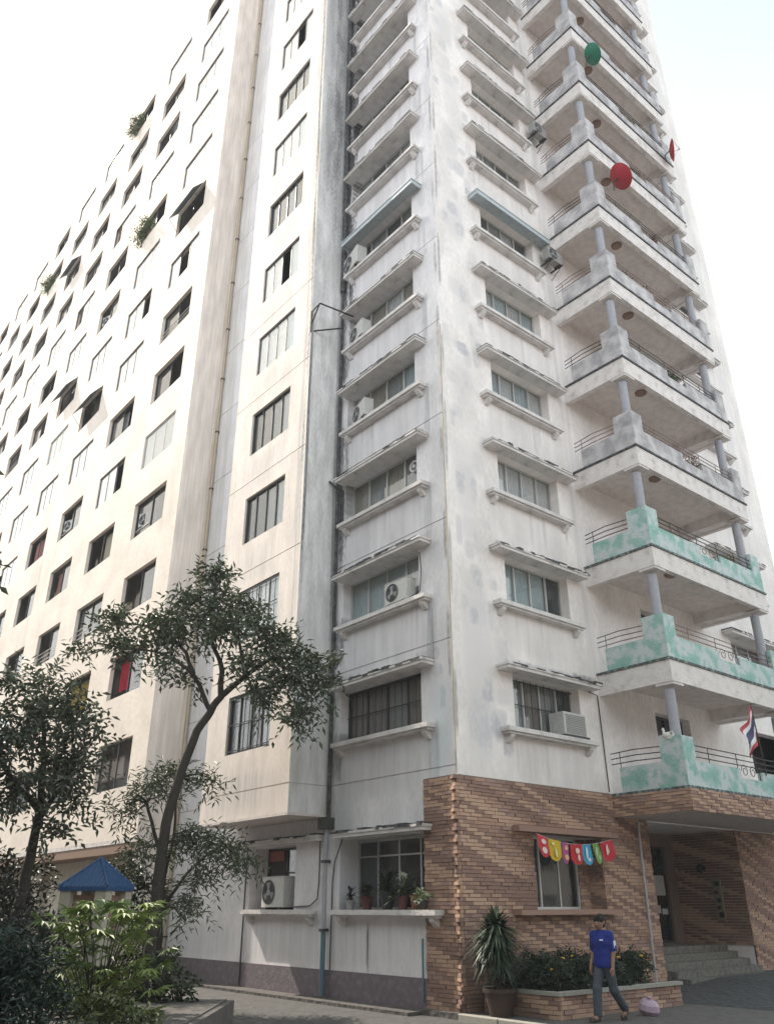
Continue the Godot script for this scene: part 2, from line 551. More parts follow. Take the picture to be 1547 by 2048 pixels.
func make_materials():
	var n_small := ramp_tex(3, 0.02, 512, [[0.0, Color(0.78, 0.78, 0.78)], [0.5, Color(0.92, 0.92, 0.92)], [1.0, Color(1, 1, 1)]])
	var n_speck := ramp_tex(4, 0.06, 512, [[0.0, Color(0.6, 0.6, 0.6)], [0.45, Color(0.9, 0.9, 0.9)], [1.0, Color(1, 1, 1)]])
	var b_small := bump_tex(5, 0.05, 512, 3.0)
	M.speck = n_speck
	M.concrete = tri_mat(0.73, 0.68, 0.665, 0.9, ramp_tex(11, 0.012, 512, [[0.0, Color(0.6, 0.59, 0.58)], [0.38, Color(0.9, 0.89, 0.88)], [1.0, Color(1, 1, 1)]]), 0.35, b_small, 0.5)
	M.ledge = tri_mat(0.68, 0.65, 0.645, 0.9, ramp_tex(13, 0.010, 512, [[0.0, Color(0.55, 0.54, 0.54)], [0.3, Color(0.82, 0.81, 0.80)], [0.55, Color(0.95, 0.94, 0.93)], [1.0, Color(1, 1, 1)]]), 0.3, b_small, 0.5)
	M.hood_top = tri_mat(0.60, 0.56, 0.54, 0.95, ramp_tex(14, 0.012, 512, [[0.0, Color(0.25, 0.24, 0.24)], [0.38, Color(0.55, 0.53, 0.52)], [0.55, Color(0.9, 0.88, 0.86)], [1.0, Color(1, 1, 1)]]), 0.35, b_small, 0.6)
	M.blue_hood = tri_mat(0.46, 0.51, 0.54, 0.6, n_small, 0.5)
	M.soffit = tri_mat(0.74, 0.66, 0.63, 0.95, n_small, 0.3, b_small, 0.3)
	M.teal = tri_mat(1, 1, 1, 0.85, ramp_tex(21, 0.010, 512, [[0.0, Color(0.19, 0.38, 0.33)], [0.36, Color(0.28, 0.45, 0.41)], [0.46, Color(0.37, 0.49, 0.47)], [0.56, Color(0.46, 0.53, 0.53)], [0.72, Color(0.52, 0.55, 0.56)], [0.82, Color(0.42, 0.52, 0.50)], [1.0, Color(0.25, 0.42, 0.37)]], 6), 0.36, b_small, 0.5)
	M.mould = tri_mat(1, 1, 1, 0.92, ramp_tex(23, 0.009, 512, [[0.0, Color(0.27, 0.255, 0.27)], [0.34, Color(0.36, 0.34, 0.355)], [0.5, Color(0.43, 0.41, 0.42)], [0.7, Color(0.51, 0.485, 0.495)], [1.0, Color(0.60, 0.57, 0.57)]], 4), 0.32, b_small, 0.5)
	M.moss_line = tri_mat(1, 1, 1, 0.95, ramp_tex(25, 0.03, 256, [[0.0, Color(0.03, 0.035, 0.035)], [0.5, Color(0.10, 0.11, 0.11)], [0.75, Color(0.22, 0.30, 0.28)], [1.0, Color(0.3, 0.32, 0.32)]]), 0.8)
	M.moss_dark = tri_mat(1, 1, 1, 0.95, ramp_tex(26, 0.03, 256, [[0.0, Color(0.02, 0.02, 0.022)], [0.5, Color(0.06, 0.06, 0.065)], [1.0, Color(0.2, 0.2, 0.21)]]), 0.8)
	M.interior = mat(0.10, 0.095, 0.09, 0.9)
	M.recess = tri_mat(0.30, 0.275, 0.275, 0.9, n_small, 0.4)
	M.plinth = tri_mat(1, 1, 1, 0.8, ramp_tex(29, 0.018, 512, [[0.0, Color(0.12, 0.10, 0.115)], [0.6, Color(0.155, 0.125, 0.145)], [0.85, Color(0.19, 0.16, 0.175)], [0.95, Color(0.34, 0.31, 0.32)], [1.0, Color(0.4, 0.38, 0.38)]], 6), 0.5, b_small, 0.4)
	M.cream_low = tri_mat(0.62, 0.56, 0.48, 0.9, n_small, 0.25, b_small, 0.3)
	M.brown_beam = tri_mat(0.27, 0.17, 0.12, 0.8, n_speck, 0.6)
	# joinery and glass
	M.alu = mat(0.50, 0.50, 0.49, 0.45, 0.4)
	M.dark_frame = mat(0.05, 0.05, 0.055, 0.5, 0.2)
	M.white_frame = mat(0.62, 0.61, 0.6, 0.5)
	var g := mat(0.10, 0.13, 0.14, 0.04)
	g.transparency = BaseMaterial3D.TRANSPARENCY_ALPHA
	g.albedo_color.a = 0.16
	g.metallic_specular = 0.6
	M.glass = g
	var gd: StandardMaterial3D = g.duplicate()
	gd.albedo_color = lin(0.02, 0.025, 0.03)
	gd.albedo_color.a = 0.45
	M.glass_dark = gd
	var gc: StandardMaterial3D = g.duplicate()
	gc.albedo_color = lin(0.5, 0.55, 0.56)
	gc.albedo_color.a = 0.12
	M.glass_clear = gc
	M.curtains = [tri_mat(0.70, 0.71, 0.71, 0.9, n_small, 0.6), tri_mat(0.52, 0.62, 0.65, 0.9, n_small, 0.6), tri_mat(0.27, 0.21, 0.18, 0.9, n_small, 0.6), tri_mat(0.32, 0.33, 0.335, 0.9, n_small, 0.6), tri_mat(0.82, 0.82, 0.82, 0.9, n_small, 0.6), tri_mat(0.40, 0.36, 0.29, 0.9, n_small, 0.6)]
	M.iron = mat(0.035, 0.032, 0.032, 0.6, 0.3)
	M.rust_iron = tri_mat(0.22, 0.15, 0.14, 0.7, n_speck, 1.5)
	M.grey_post = tri_mat(0.36, 0.36, 0.40, 0.7, n_small, 0.5)
	M.pvc = tri_mat(0.42, 0.43, 0.46, 0.5, n_small, 0.5)
	M.pvc_blue = mat(0.09, 0.17, 0.20, 0.5)
	M.rust_pipe = tri_mat(0.52, 0.44, 0.34, 0.8, n_speck, 0.8)
	M.ac = tri_mat(0.56, 0.55, 0.53, 0.55, n_small, 0.9)
	M.ac_dirty = tri_mat(0.34, 0.33, 0.32, 0.7, n_speck, 0.9)
	M.ac_grille = mat(0.16, 0.16, 0.165, 0.6)
	M.ac_fan = mat(0.30, 0.30, 0.30, 0.6)
	M.black = mat(0.012, 0.012, 0.013, 0.7)
	M.dark_metal = mat(0.06, 0.06, 0.06, 0.6, 0.3)
	M.bricks = []
	for k in 7:
		var c := brick_tone((k + 0.5) / 7)
		M.bricks.append(tri_mat(c.r * 1.12, c.g * 1.12, c.b * 1.12, 0.9, n_speck, 1.3, b_small, 0.9))
	M.brick_stuff = tri_mat(1.12, 1.12, 1.12, 0.9, n_speck, 1.3, b_small, 0.9)
	M.brick_stuff.albedo_color = Color(1, 1, 1)
	M.brick_stuff.vertex_color_use_as_albedo = true
	M.mortar = mat(0.2, 0.145, 0.12, 0.95)
	var bm := MB.new()
	bm.cbox(0, 1, 0, 1, 0, 1, 0.06)
	cache.brick = bm.done()

# ---------------------------------------------------------------- the corner tower
func A_stains() -> Array:
	var s := []
	var X := 12.6
	for k in range(1, 15):
		var y := 2.3 + 3 * k
		s.append([X - 4.3, X - 0.5, y - 1.3, y + 0.1, 0.20, 0.8, GREY])
		s.append([X - 0.85, X - 0.45, y - 1.6, y + 0.2, 0.42, 1.0, GREY])
		s.append([X - 4.48, X - 4.0, y - 0.9, y + 0.5, 0.55 if k < 5 else 0.85, 0.8, DIRT])
		s.append([X - 4.0, X - 0.6, y + 1.35, y + 1.75, 0.35, 0.7, GREY])
	s.append([X - 4.5, X - 3.95, 9.5, 15, 0.6, 0.9, DIRT])
	s.append([X - 4.5, X - 3.8, 17, 46, 1.0, 0.6, DIRT])
	s.append([X - 4.5, X - 3.9, 20, 46, 0.9, 0.8, DIRT])
	for i in 14: s.append([X - 0.15, X - 0.02, 6.2 + 2.9 * i, 8.1 + 2.9 * i - 0.5 * (i % 3), 0.4, 0.6, DIRT])
	var rng := RandomNumberGenerator.new()
	rng.seed = 8
	for i in 60:
		var u := rng.randf_range(X - 1.0, X - 0.1); var v := rng.randf_range(4.6, 32)
		s.append([u, u + rng.randf_range(0.1, 0.3), v, v + rng.randf_range(0.15, 0.6), rng.randf_range(0.2, 0.5), 0.0, Color(0.42, 0.42, 0.46)])
	for k in range(1, 12):
		for i in 5:
			var u := X - rng.randf_range(0.6, 4.2); var v := 2.2 + 3.0 * k
			s.append([u, u + rng.randf_range(0.06, 0.16), v - rng.randf_range(0.3, 1.1), v + 0.25, rng.randf_range(0.12, 0.34), 0.35, Color(0.34, 0.33, 0.34)])
			u = X - rng.randf_range(0.8, 4.2)
			s.append([u, u + rng.randf_range(0.2, 0.7), v + 1.6, v + 1.95, rng.randf_range(0.3, 0.6), 0.5, Color(0.25, 0.24, 0.24)])
	s.append([X - 1.0, X, 4.2, 6.4, 0.35, 0.3, Color(0.42, 0.55, 0.56)])
	s.append([X - 4.2, X - 3.5, 0.5, 5.4, 0.35, 0.7, Color(0.5, 0.55, 0.58)])
	s.append([X - 8.2, X - 1.0, 0.5, 1.6, 0.3, 0.7, GREY])
	s.append([X - 12.6, X - 8.2, 0.5, 1.5, 0.25, 0.6, GREY])
	s.append([X - 3.0, X - 2.9, 0.5, 1.5, 0.7, 1.0, DIRT])
	s.append([X - 12.6, X - 11.5, 3, 52, 0.35, 0.9, Color(0.42, 0.38, 0.3)])
	return s

func B_stains() -> Array:
	var s := []
	for k in range(1, 15):
		var y := 2.3 + 3 * k
		s.append([1.4, 4.8, y - 1.2, y + 0.1, 0.16, 0.8, GREY])
		s.append([0.2 + 0.15 * (k % 3), 1.25 - 0.1 * (k % 2), y - 1.5 + 0.4 * (k % 4), y + 1.5 - 0.3 * (k % 3), 0.22, 0.15, Color(0.5, 0.49, 0.52)])
		s.append([0.35, 1.15, y - 0.9 + 0.5 * (k % 3), y + 0.8, 0.25, 0.05, Color(0.42, 0.41, 0.45)])
		s.append([1.3, 5.0, y + 1.42, y + 1.8, 0.5, 0.6, GREY])
	for i in 14: s.append([0.0, 0.12, 5.0 + 3.1 * i, 6.6 + 3.1 * i + 0.5 * (i % 3), 0.38, 0.6, DIRT])
	s.append([0.3, 1.4, 4.6, 9, 0.28, 0.1, Color(0.45, 0.44, 0.48)])
	var rng := RandomNumberGenerator.new()
	rng.seed = 9
	for i in 80:
		var u := rng.randf_range(0.05, 1.5); var v := rng.randf_range(4.6, 32)
		s.append([u, u + rng.randf_range(0.2, 0.6), v, v + rng.randf_range(0.3, 0.9), rng.randf_range(0.25, 0.6), 0.0, Color(0.42, 0.41, 0.45)])
	s.append([4.9, 5.4, 4.4, 46, 0.25, 1.0, GREY])
	for k in range(1, 13):
		for i in 5:
			var u := rng.randf_range(1.3, 4.9); var v := 2.2 + 3.0 * k
			s.append([u, u + rng.randf_range(0.06, 0.16), v - rng.randf_range(0.3, 1.1), v + 0.25, rng.randf_range(0.12, 0.34), 0.35, Color(0.36, 0.35, 0.35)])
			u = rng.randf_range(1.3, 4.9)
			s.append([u, u + rng.randf_range(0.2, 0.7), v + 1.6, v + 1.95, rng.randf_range(0.3, 0.6), 0.5, Color(0.25, 0.24, 0.24)])
	s.append([12, 17, 6, 50, 0.35, 0.8, Color(0.45, 0.45, 0.47)])
	return s

func tower():
	var t := thing("apartment_tower", "tall weathered white corner tower with stacked balconies and brick clad ground floor", "building")
	# --- the sunless side left of the corner
	var wa := StandardMaterial3D.new()
	wa.albedo_texture = facade_tex(1024, 2048, 12.6, TOP, Color(0.72, 0.688, 0.705), 31, A_stains())
	wa.roughness = 0.9
	var holes := [[-8.0, -5.85, 1.72, 3.2, 0.6], [-4.0, -1.02, 1.72, 3.2, 0.6]]
	for k in range(1, 16):
		holes.append([-4.1, -1.05, 2.42 + 3 * k, 3.72 + 3 * k, 0.30])
	var joints := [4.45]
	for k in range(2, 12): joints.append(1.22 + 3.0 * k)
	part(t, "wall", wall(-12.6, 0, 0, TOP, holes, joints), wa)
	# --- the right-hand side
	var wb := StandardMaterial3D.new()
	wb.albedo_texture = facade_tex(1024, 2048, 17.2, TOP, Color(0.775, 0.72, 0.70), 41, B_stains())
	wb.roughness = 0.9
	holes = [[2.2, 4.6, 1.72, 3.2, 0.45], [6.55, 10.8, 0.0, 3.7, 2.0]]
	for k in range(1, 16):
		holes.append([1.95, 4.4, 2.42 + 3 * k, 3.72 + 3 * k, 0.30])
		holes.append([7.7, 9.4, 1.24 + 3 * k, 3.6 + 3 * k, 0.3])
		holes.append([12.7, 15.1, 2.42 + 3 * k, 3.72 + 3 * k, 0.30])
	part(t, "wall", wall(0, 17.2, 0, TOP, holes), wb, Vector3.ZERO, PI / 2)
	# --- far sides, roof, what lies behind the windows
	var mb := MB.new()
	mb.box(-12.6, -0.002, 0, TOP, -17.2, -17.0)
	mb.box(-12.6, -12.4, 0, TOP, -17.0, -0.3)
	mb.box(-12.4, -0.3, TOP - 0.3, TOP, -17.0, -0.3)
	part(t, "rear_wall", mb.done(), M.concrete)
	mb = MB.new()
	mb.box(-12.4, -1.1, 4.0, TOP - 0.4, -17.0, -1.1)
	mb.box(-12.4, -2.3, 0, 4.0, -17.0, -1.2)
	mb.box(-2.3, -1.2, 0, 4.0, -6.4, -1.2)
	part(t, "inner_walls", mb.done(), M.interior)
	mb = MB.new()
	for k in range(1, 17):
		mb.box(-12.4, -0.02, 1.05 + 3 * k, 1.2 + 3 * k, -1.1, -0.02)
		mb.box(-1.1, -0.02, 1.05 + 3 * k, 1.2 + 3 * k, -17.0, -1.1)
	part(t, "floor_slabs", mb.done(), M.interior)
	# --- the bay that juts out towards the wing
	var bayf := StandardMaterial3D.new()
	var st := [[0.0, 4.35, 0, 1.2, 0.25, 0.6, GREY], [3.9, 4.34, 0, 50, 0.45, 1.0, GREY], [4.15, 4.35, 8, 50, 0.65, 0.8, DIRT]]
	for k in range(1, 14):
		st.append([1.0, 3.5, 3.13 * k - 2.9, 3.13 * k - 1.6, 0.15, 1.0, GREY])
	bayf.albedo_texture = facade_tex(512, 2048, 4.35, TOP - 3.8, Color(0.78, 0.695, 0.64), 51, st)
	bayf.roughness = 0.9
	holes = []
	for k in range(1, 16):
		holes.append([-7.75, -5.5, 5.48 + 3.13 * (k - 1), 7.06 + 3.13 * (k - 1), 0.14])
	part(t, "wall", wall(-8.85, -4.5, 3.8, TOP, holes, [4.45, 7.6, 10.73, 13.86, 16.99, 20.12]), bayf, Vector3(0, 0, 1.2))
	var bayr := StandardMaterial3D.new()
	st = [[0, 1.2, 0, 6, 0.15, 0.6, GREY], [1.0, 1.2, 4, 16, 0.5, 0.7, DIRT], [0, 0.12, 5, 16, 0.7, 0.6, DIRT], [0.5, 1.2, 16, 50, 0.7, 0.35, Color(0.12, 0.115, 0.12)], [0.1, 1.0, 20, 27, 0.65, 0.2, Color(0.16, 0.155, 0.16)], [0.0, 0.9, 26, 34, 0.6, 0.2, Color(0.2, 0.19, 0.2)], [0.2, 1.2, 32, 46, 0.55, 0.3, Color(0.22, 0.21, 0.22)]]
	bayr.albedo_texture = facade_tex(256, 2048, 1.2, TOP - 3.8, Color(0.68, 0.66, 0.66), 61, st, 0.1)
	bayr.roughness = 0.92
	part(t, "wall", wall(-1.2, 0, 3.8, TOP, [], [4.45]), bayr, Vector3(-4.5, 0, 0), PI / 2)
	part(t, "wall", wall(0, 1.2, 3.8, TOP, []), M.concrete, Vector3(-8.85, 0, 0), -PI / 2)
	mb = MB.new()
	mb.box(-8.85, -4.5, 3.74, 3.8, 0.0, 1.2)
	part(t, "soffit", mb.done(), M.soffit)
	part(t, "bay_roof", boxmesh(-8.85, -4.5, TOP - 0.2, TOP - 0.002, 0.0, 1.19), M.soffit)
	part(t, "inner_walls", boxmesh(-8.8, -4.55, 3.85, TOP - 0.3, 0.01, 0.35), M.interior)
	var rng := RandomNumberGenerator.new()
	rng.seed = 7
	for k in range(1, 12):
		var dark := k in [1, 3, 4, 7]
		var cur := []
		for i in 4:
			cur.append(M.curtains[[3, 2, 3, 0][i]] if dark and rng.randf() < 0.7 else (null if dark else M.curtains[[4, 0, 4, 1][i]]))
		if k in [9]: cur = [M.curtains[3], null, M.curtains[3], null]
		var w: MeshInstance3D
		var at := Vector3(-7.75, 5.48 + 3.13 * (k - 1), 1.2)
		if dark or k == 9: w = window(t, at + Vector3(0, 0, -0.09), 0, 2.25, 1.58, 4, M.dark_frame, M.glass, cur)
		else: w = flush_window(t, at + Vector3(0, 0, -0.05), 2.25, 1.58, 4, M.dark_frame, cur, 2 if k in [6, 10] else -1)
		if k in [1, 2]: part(w, "bars", bar_set(2.2, 1.5, 9), M.iron, Vector3(0.02, 0.04, 0.06))
	# --- windows, ledges and hoods of the two shaded sides
	var look := {1: [2, 2, 3, 2], 2: [1, 1, 1, 0], 3: [5, 3, 5, 3], 4: [3, 5, 3, 1], 5: [5, 5, 0, 5], 6: [null, 3, null, 3], 7: [0, null, 3, 0], 8: [3, 3, null, 3]}
	for k in range(1, 12):
		var y := 2.42 + 3.0 * k
		var cur := []
		for q in look.get(k, [3, 0, 3, null]):
			cur.append(null if q == null else M.curtains[q])
		var dk: bool = k == 1
		var w := window(t, Vector3(-4.1, y, -0.27), 0, 3.05, 1.3, 4, M.dark_frame if dk else M.alu, M.glass, cur)
		if k == 1: part(w, "bars", bar_set(3.0, 1.24, 12), M.iron, Vector3(0.02, 0.03, 0.06))
		part(w, "sill", sill_mesh(3.55, 0.27, 0.25), M.ledge, Vector3(-0.05, 0, 0.27))
		if k == 6: part(w, "hood", awning_mesh(3.55), M.blue_hood, Vector3(-0.05, 1.14, 0.27))
		else: hood(w, 3.55, 0.40, 60 + k, Vector3(-0.05, 1.3, 0.27))
		if k == 3:
			var fb := MB.new()
			var xf := Transform3D(Basis(Vector3.RIGHT, PI / 2), Vector3(2.72, 0.86, 0.03))
			fb.lathe([Vector2(0.17, 0), Vector2(0.17, 0.05), Vector2(0.14, 0.06), Vector2(0.12, 0.04), Vector2(0.12, 0.0)], 20, xf)
			fb.lathe([Vector2(0.06, 0.02), Vector2(0.05, 0.05), Vector2(0, 0.055)], 12, xf)
			for i in 3:
				var a := TAU * i / 3
				fb.tube([xf * Vector3(0, 0.03, 0), xf * Vector3(cos(a) * 0.13, 0.03, sin(a) * 0.13)], [0.012], 4)
			part(w, "exhaust_fan", fb.done(), M.white_frame)
	var look_b := {1: [3, 2, 3, null], 2: [1, 1, 1, null], 3: [4, 0, 4, 0], 4: [1, 0, 1, 0], 5: [0, 1, 0, 1], 6: [null, 3, 0, null]}
	for k in range(1, 13):
		var y := 2.42 + 3.0 * k
		var cur := []
		for q in look_b.get(k, [0, 3, null, 3]):
			cur.append(null if q == null else M.curtains[q])
		var w := window(t, Vector3(-0.27, y, -1.95), PI / 2, 2.45, 1.3, 4, M.alu, M.glass, cur)
		if k == 1: part(w, "bars", bar_set(2.4, 1.24, 10), M.iron, Vector3(0.02, 0.03, 0.06))
		part(w, "sill", sill_mesh(3.25, 0.27, 0.25), M.ledge, Vector3(-0.52, 0, 0.27))
		if k == 6: part(w, "hood", awning_mesh(3.45), M.blue_hood, Vector3(-0.52, 1.14, 0.27))
		else: hood(w, 3.45, 0.40, 80 + k, Vector3(-0.52, 1.3, 0.27))
	for k in range(2, 16):
		var y := 2.42 + 3.0 * k
		var w := window(t, Vector3(-0.27, y, -12.7), PI / 2, 2.4, 1.3, 3, M.alu, M.glass, [M.curtains[0], M.curtains[3], null])
		part(w, "sill", sill_mesh(3.2, 0.27, 0.25), M.ledge, Vector3(-0.4, 0, 0.27))
		hood(w, 3.3, 0.40, 100 + k, Vector3(-0.45, 1.3, 0.27))
	# --- balconies
	for k in range(1, 14): balcony(t, k)
	# --- ground floor, left of the corner
	var w := window(t, Vector3(-8.0, 1.72, -0.56), 0, 1.9, 1.48, 2, M.dark_frame, M.glass_dark, [M.curtains[2], null], [], 0.85)
	part(w, "sill", sill_mesh(3.1, 0.26, 0.55), M.ledge, Vector3(0.05, 0, 0.56))
	hood(w, 3.4, 0.30, 201, Vector3(0.0, 1.5, 0.56))
	part(w, "notice", boxmesh(0.1, 0.8, 1.16, 1.42, 0.025, 0.03), mat(0.34, 0.11, 0.09, 0.7))
	w = window(t, Vector3(-4.0, 1.72, -0.56), 0, 2.98, 1.48, 4, M.alu, M.glass_dark, [M.curtains[1], null, null, null], [], 1.1)
	part(w, "sill", sill_mesh(3.5, 0.30, 0.55), M.ledge, Vector3(0.05, 0, 0.56))
	hood(w, 3.2, 0.32, 202, Vector3(0.03, 1.5, 0.56))
	part(t, "plinth", boxmesh(-12.58, -1.0, -0.15, 0.50, -0.02, 0.035), M.plinth)
	# --- brick cladding
	bricks(t, Vector3(0.01, 0, 0.0), PI / 2, 6.55, 4.27, [[2.2, 4.6, 1.72, 3.2]], 301, 300)
	bricks(t, Vector3(-1.0, 0, 0.01), 0, 1.06, 4.27, [[-1, 0.0, 1.60, 1.72]], 302, 0, false, 0.072, 0.31, 0.07)
	part(t, "mortar_bed", wall(0.0, 6.55, 0, 4.27, [[2.2, 4.6, 1.72, 3.2, 0.02]]), M.mortar, Vector3(0.02, 0, 0), PI / 2)
	part(t, "mortar_bed", boxmesh(-1.0, 0.0, 0, 4.27, 0.002, 0.03), M.mortar)
	w = window(t, Vector3(-0.42, 1.72, -2.2), PI / 2, 2.0, 1.48, 3, M.alu, M.glass_dark, [M.curtains[3], M.curtains[3], null])
	mb = MB.new()
	mb.box(-0.8, 2.6, -0.1, 0.0, 0.3, 0.42 + 0.3)
	part(w, "sill", mb.done(), M.bricks[2], Vector3.ZERO)
	mb = MB.new()
	mb.box(-0.7, 2.75, 1.5, 1.58, 0.42, 0.42 + 0.3)
	mb.box(-0.65, 2.6, 1.58, 1.63, 0.42, 0.42 + 0.24)
	part(w, "hood", mb.done(), M.bricks[1], Vector3.ZERO)
	bricks(t, Vector3(-0.42, 1.72, -4.2), PI / 2, 0.4, 1.48, [], 303, 0)
	# brick jamb on the far side of that window
	bricks(t, Vector3(-0.4, 1.72, -4.605), 0, 0.45, 1.48, [], 305, 0)
	entrance(t)
	# --- pipes and conduits
	pipe(t, "drainpipe", [Vector3(-4.42, 3.5, 0.12), Vector3(-4.42, 1.3, 0.12)], 0.055, M.pvc)
	pipe(t, "drainpipe", [Vector3(-4.42, 1.3, 0.12), Vector3(-4.42, 0.0, 0.12)], 0.058, M.pvc_blue)
	for y in [1.3, 2.75]: part(t, "pipe_collar", boxmesh(-0.075, 0.075, -0.03, 0.03, -0.1, 0.075), M.dark_metal, Vector3(-4.42, y, 0.12))
	part(t, "rainwater_hopper", boxmesh(-0.16, 0.14, 0, 0.26, 0.0, 0.28), M.dark_metal, Vector3(-4.38, 3.46, 0.01))
	pipe(t, "drainpipe", [Vector3(-4.38, 3.7, 0.09), Vector3(-4.38, 14, 0.09), Vector3(-4.38, 20, 0.09)], 0.05, M.moss_dark)
	pipe(t, "drainpipe", [Vector3(-4.36, 20, 0.11), Vector3(-4.36, TOP, 0.11)], 0.09, M.moss_dark)
	pipe(t, "conduit", [Vector3(-8.12, 3.3, 0.05), Vector3(-8.12, 0.0, 0.05)], 0.022, M.dark_metal)
	pipe(t, "conduit", [Vector3(-4.75, 3.3, 0.05), Vector3(-4.75, 2.3, 0.05), Vector3(-4.8, 1.95, 0.05), Vector3(-5.1, 1.8, 0.05), Vector3(-5.8, 1.78, 0.03)], 0.016, M.dark_metal)
	pipe(t, "conduit", [Vector3(-3.85, 3.25, 0.04), Vector3(-4.15, 2.75, 0.04), Vector3(-4.22, 2.3, 0.04), Vector3(-4.22, 0.5, 0.06)], 0.014, M.iron)
	pipe(t, "conduit", [Vector3(-1.1, 1.2, 0.05), Vector3(-1.1, 0.1, 0.06)], 0.02, M.pvc_blue)
	pipe(t, "conduit", [Vector3(-12.52, 0.0, 0.08), Vector3(-12.52, 52, 0.08)], 0.045, M.rust_pipe)
	for k in 20: part(t, "pipe_collar", boxmesh(-0.06, 0.06, -0.02, 0.02, -0.07, 0.06), M.dark_metal, Vector3(-12.52, 1.0 + 2.5 * k, 0.08))
	pipe(t, "conduit", [Vector3(0.03, 4.3, 0.03), Vector3(0.03, 7.0, 0.03), Vector3(0.02, 12, 0.04), Vector3(0.035, 16, 0.03)], 0.016, M.rust_pipe)
	pipe(t, "conduit", [Vector3(0.04, 6.72, -4.75), Vector3(0.04, 6.66, -5.12), Vector3(0.04, 4.3, -5.16)], 0.014, M.iron)
	pipe(t, "conduit", [Vector3(0.13, 3.66, -6.05), Vector3(0.14, 0.1, -5.97)], 0.028, M.pvc)
	pipe(t, "cable", [Vector3(-0.95, 9.6, 0.05), Vector3(-0.9, 9.1, 0.06), Vector3(-0.96, 8.6, 0.05), Vector3(-1.3, 8.5, 0.1)], 0.012, M.iron)
	pipe(t, "conduit", [Vector3(-0.62, 8.1, 0.03), Vector3(-0.62, 6.9, 0.03)], 0.02, M.pvc)
	# iron brackets left on the corner of the bay
	mb = MB.new()
	for q in [[Vector3(-4.5, 18.7, 1.2), Vector3(-4.0, 18.7, 1.25)], [Vector3(-4.0, 18.7, 1.25), Vector3(-3.85, 18.7, 0.05)], [Vector3(-4.5, 18.2, 1.2), Vector3(-4.0, 18.7, 1.25)], [Vector3(-4.5, 18.0, 1.1), Vector3(-3.9, 18.1, 0.4)], [Vector3(-4.5, 18.7, 1.2), Vector3(-4.5, 17.9, 1.2)]]:
		mb.tube(q, [0.025], 6)
	part(t, "iron_bracket", mb.done(), M.iron)
	mb = MB.new()
	for q in [[Vector3(-4.45, 12.9, 0.35), Vector3(-4.3, 12.6, 0.05)], [Vector3(-4.3, 13.0, 0.04), Vector3(-4.3, 11.4, 0.04)], [Vector3(-4.2, 12.6, 0.04), Vector3(-4.2, 11.6, 0.04)]]:
		mb.tube(q, [0.035], 6)
	part(t, "iron_bracket", mb.done(), M.moss_dark)

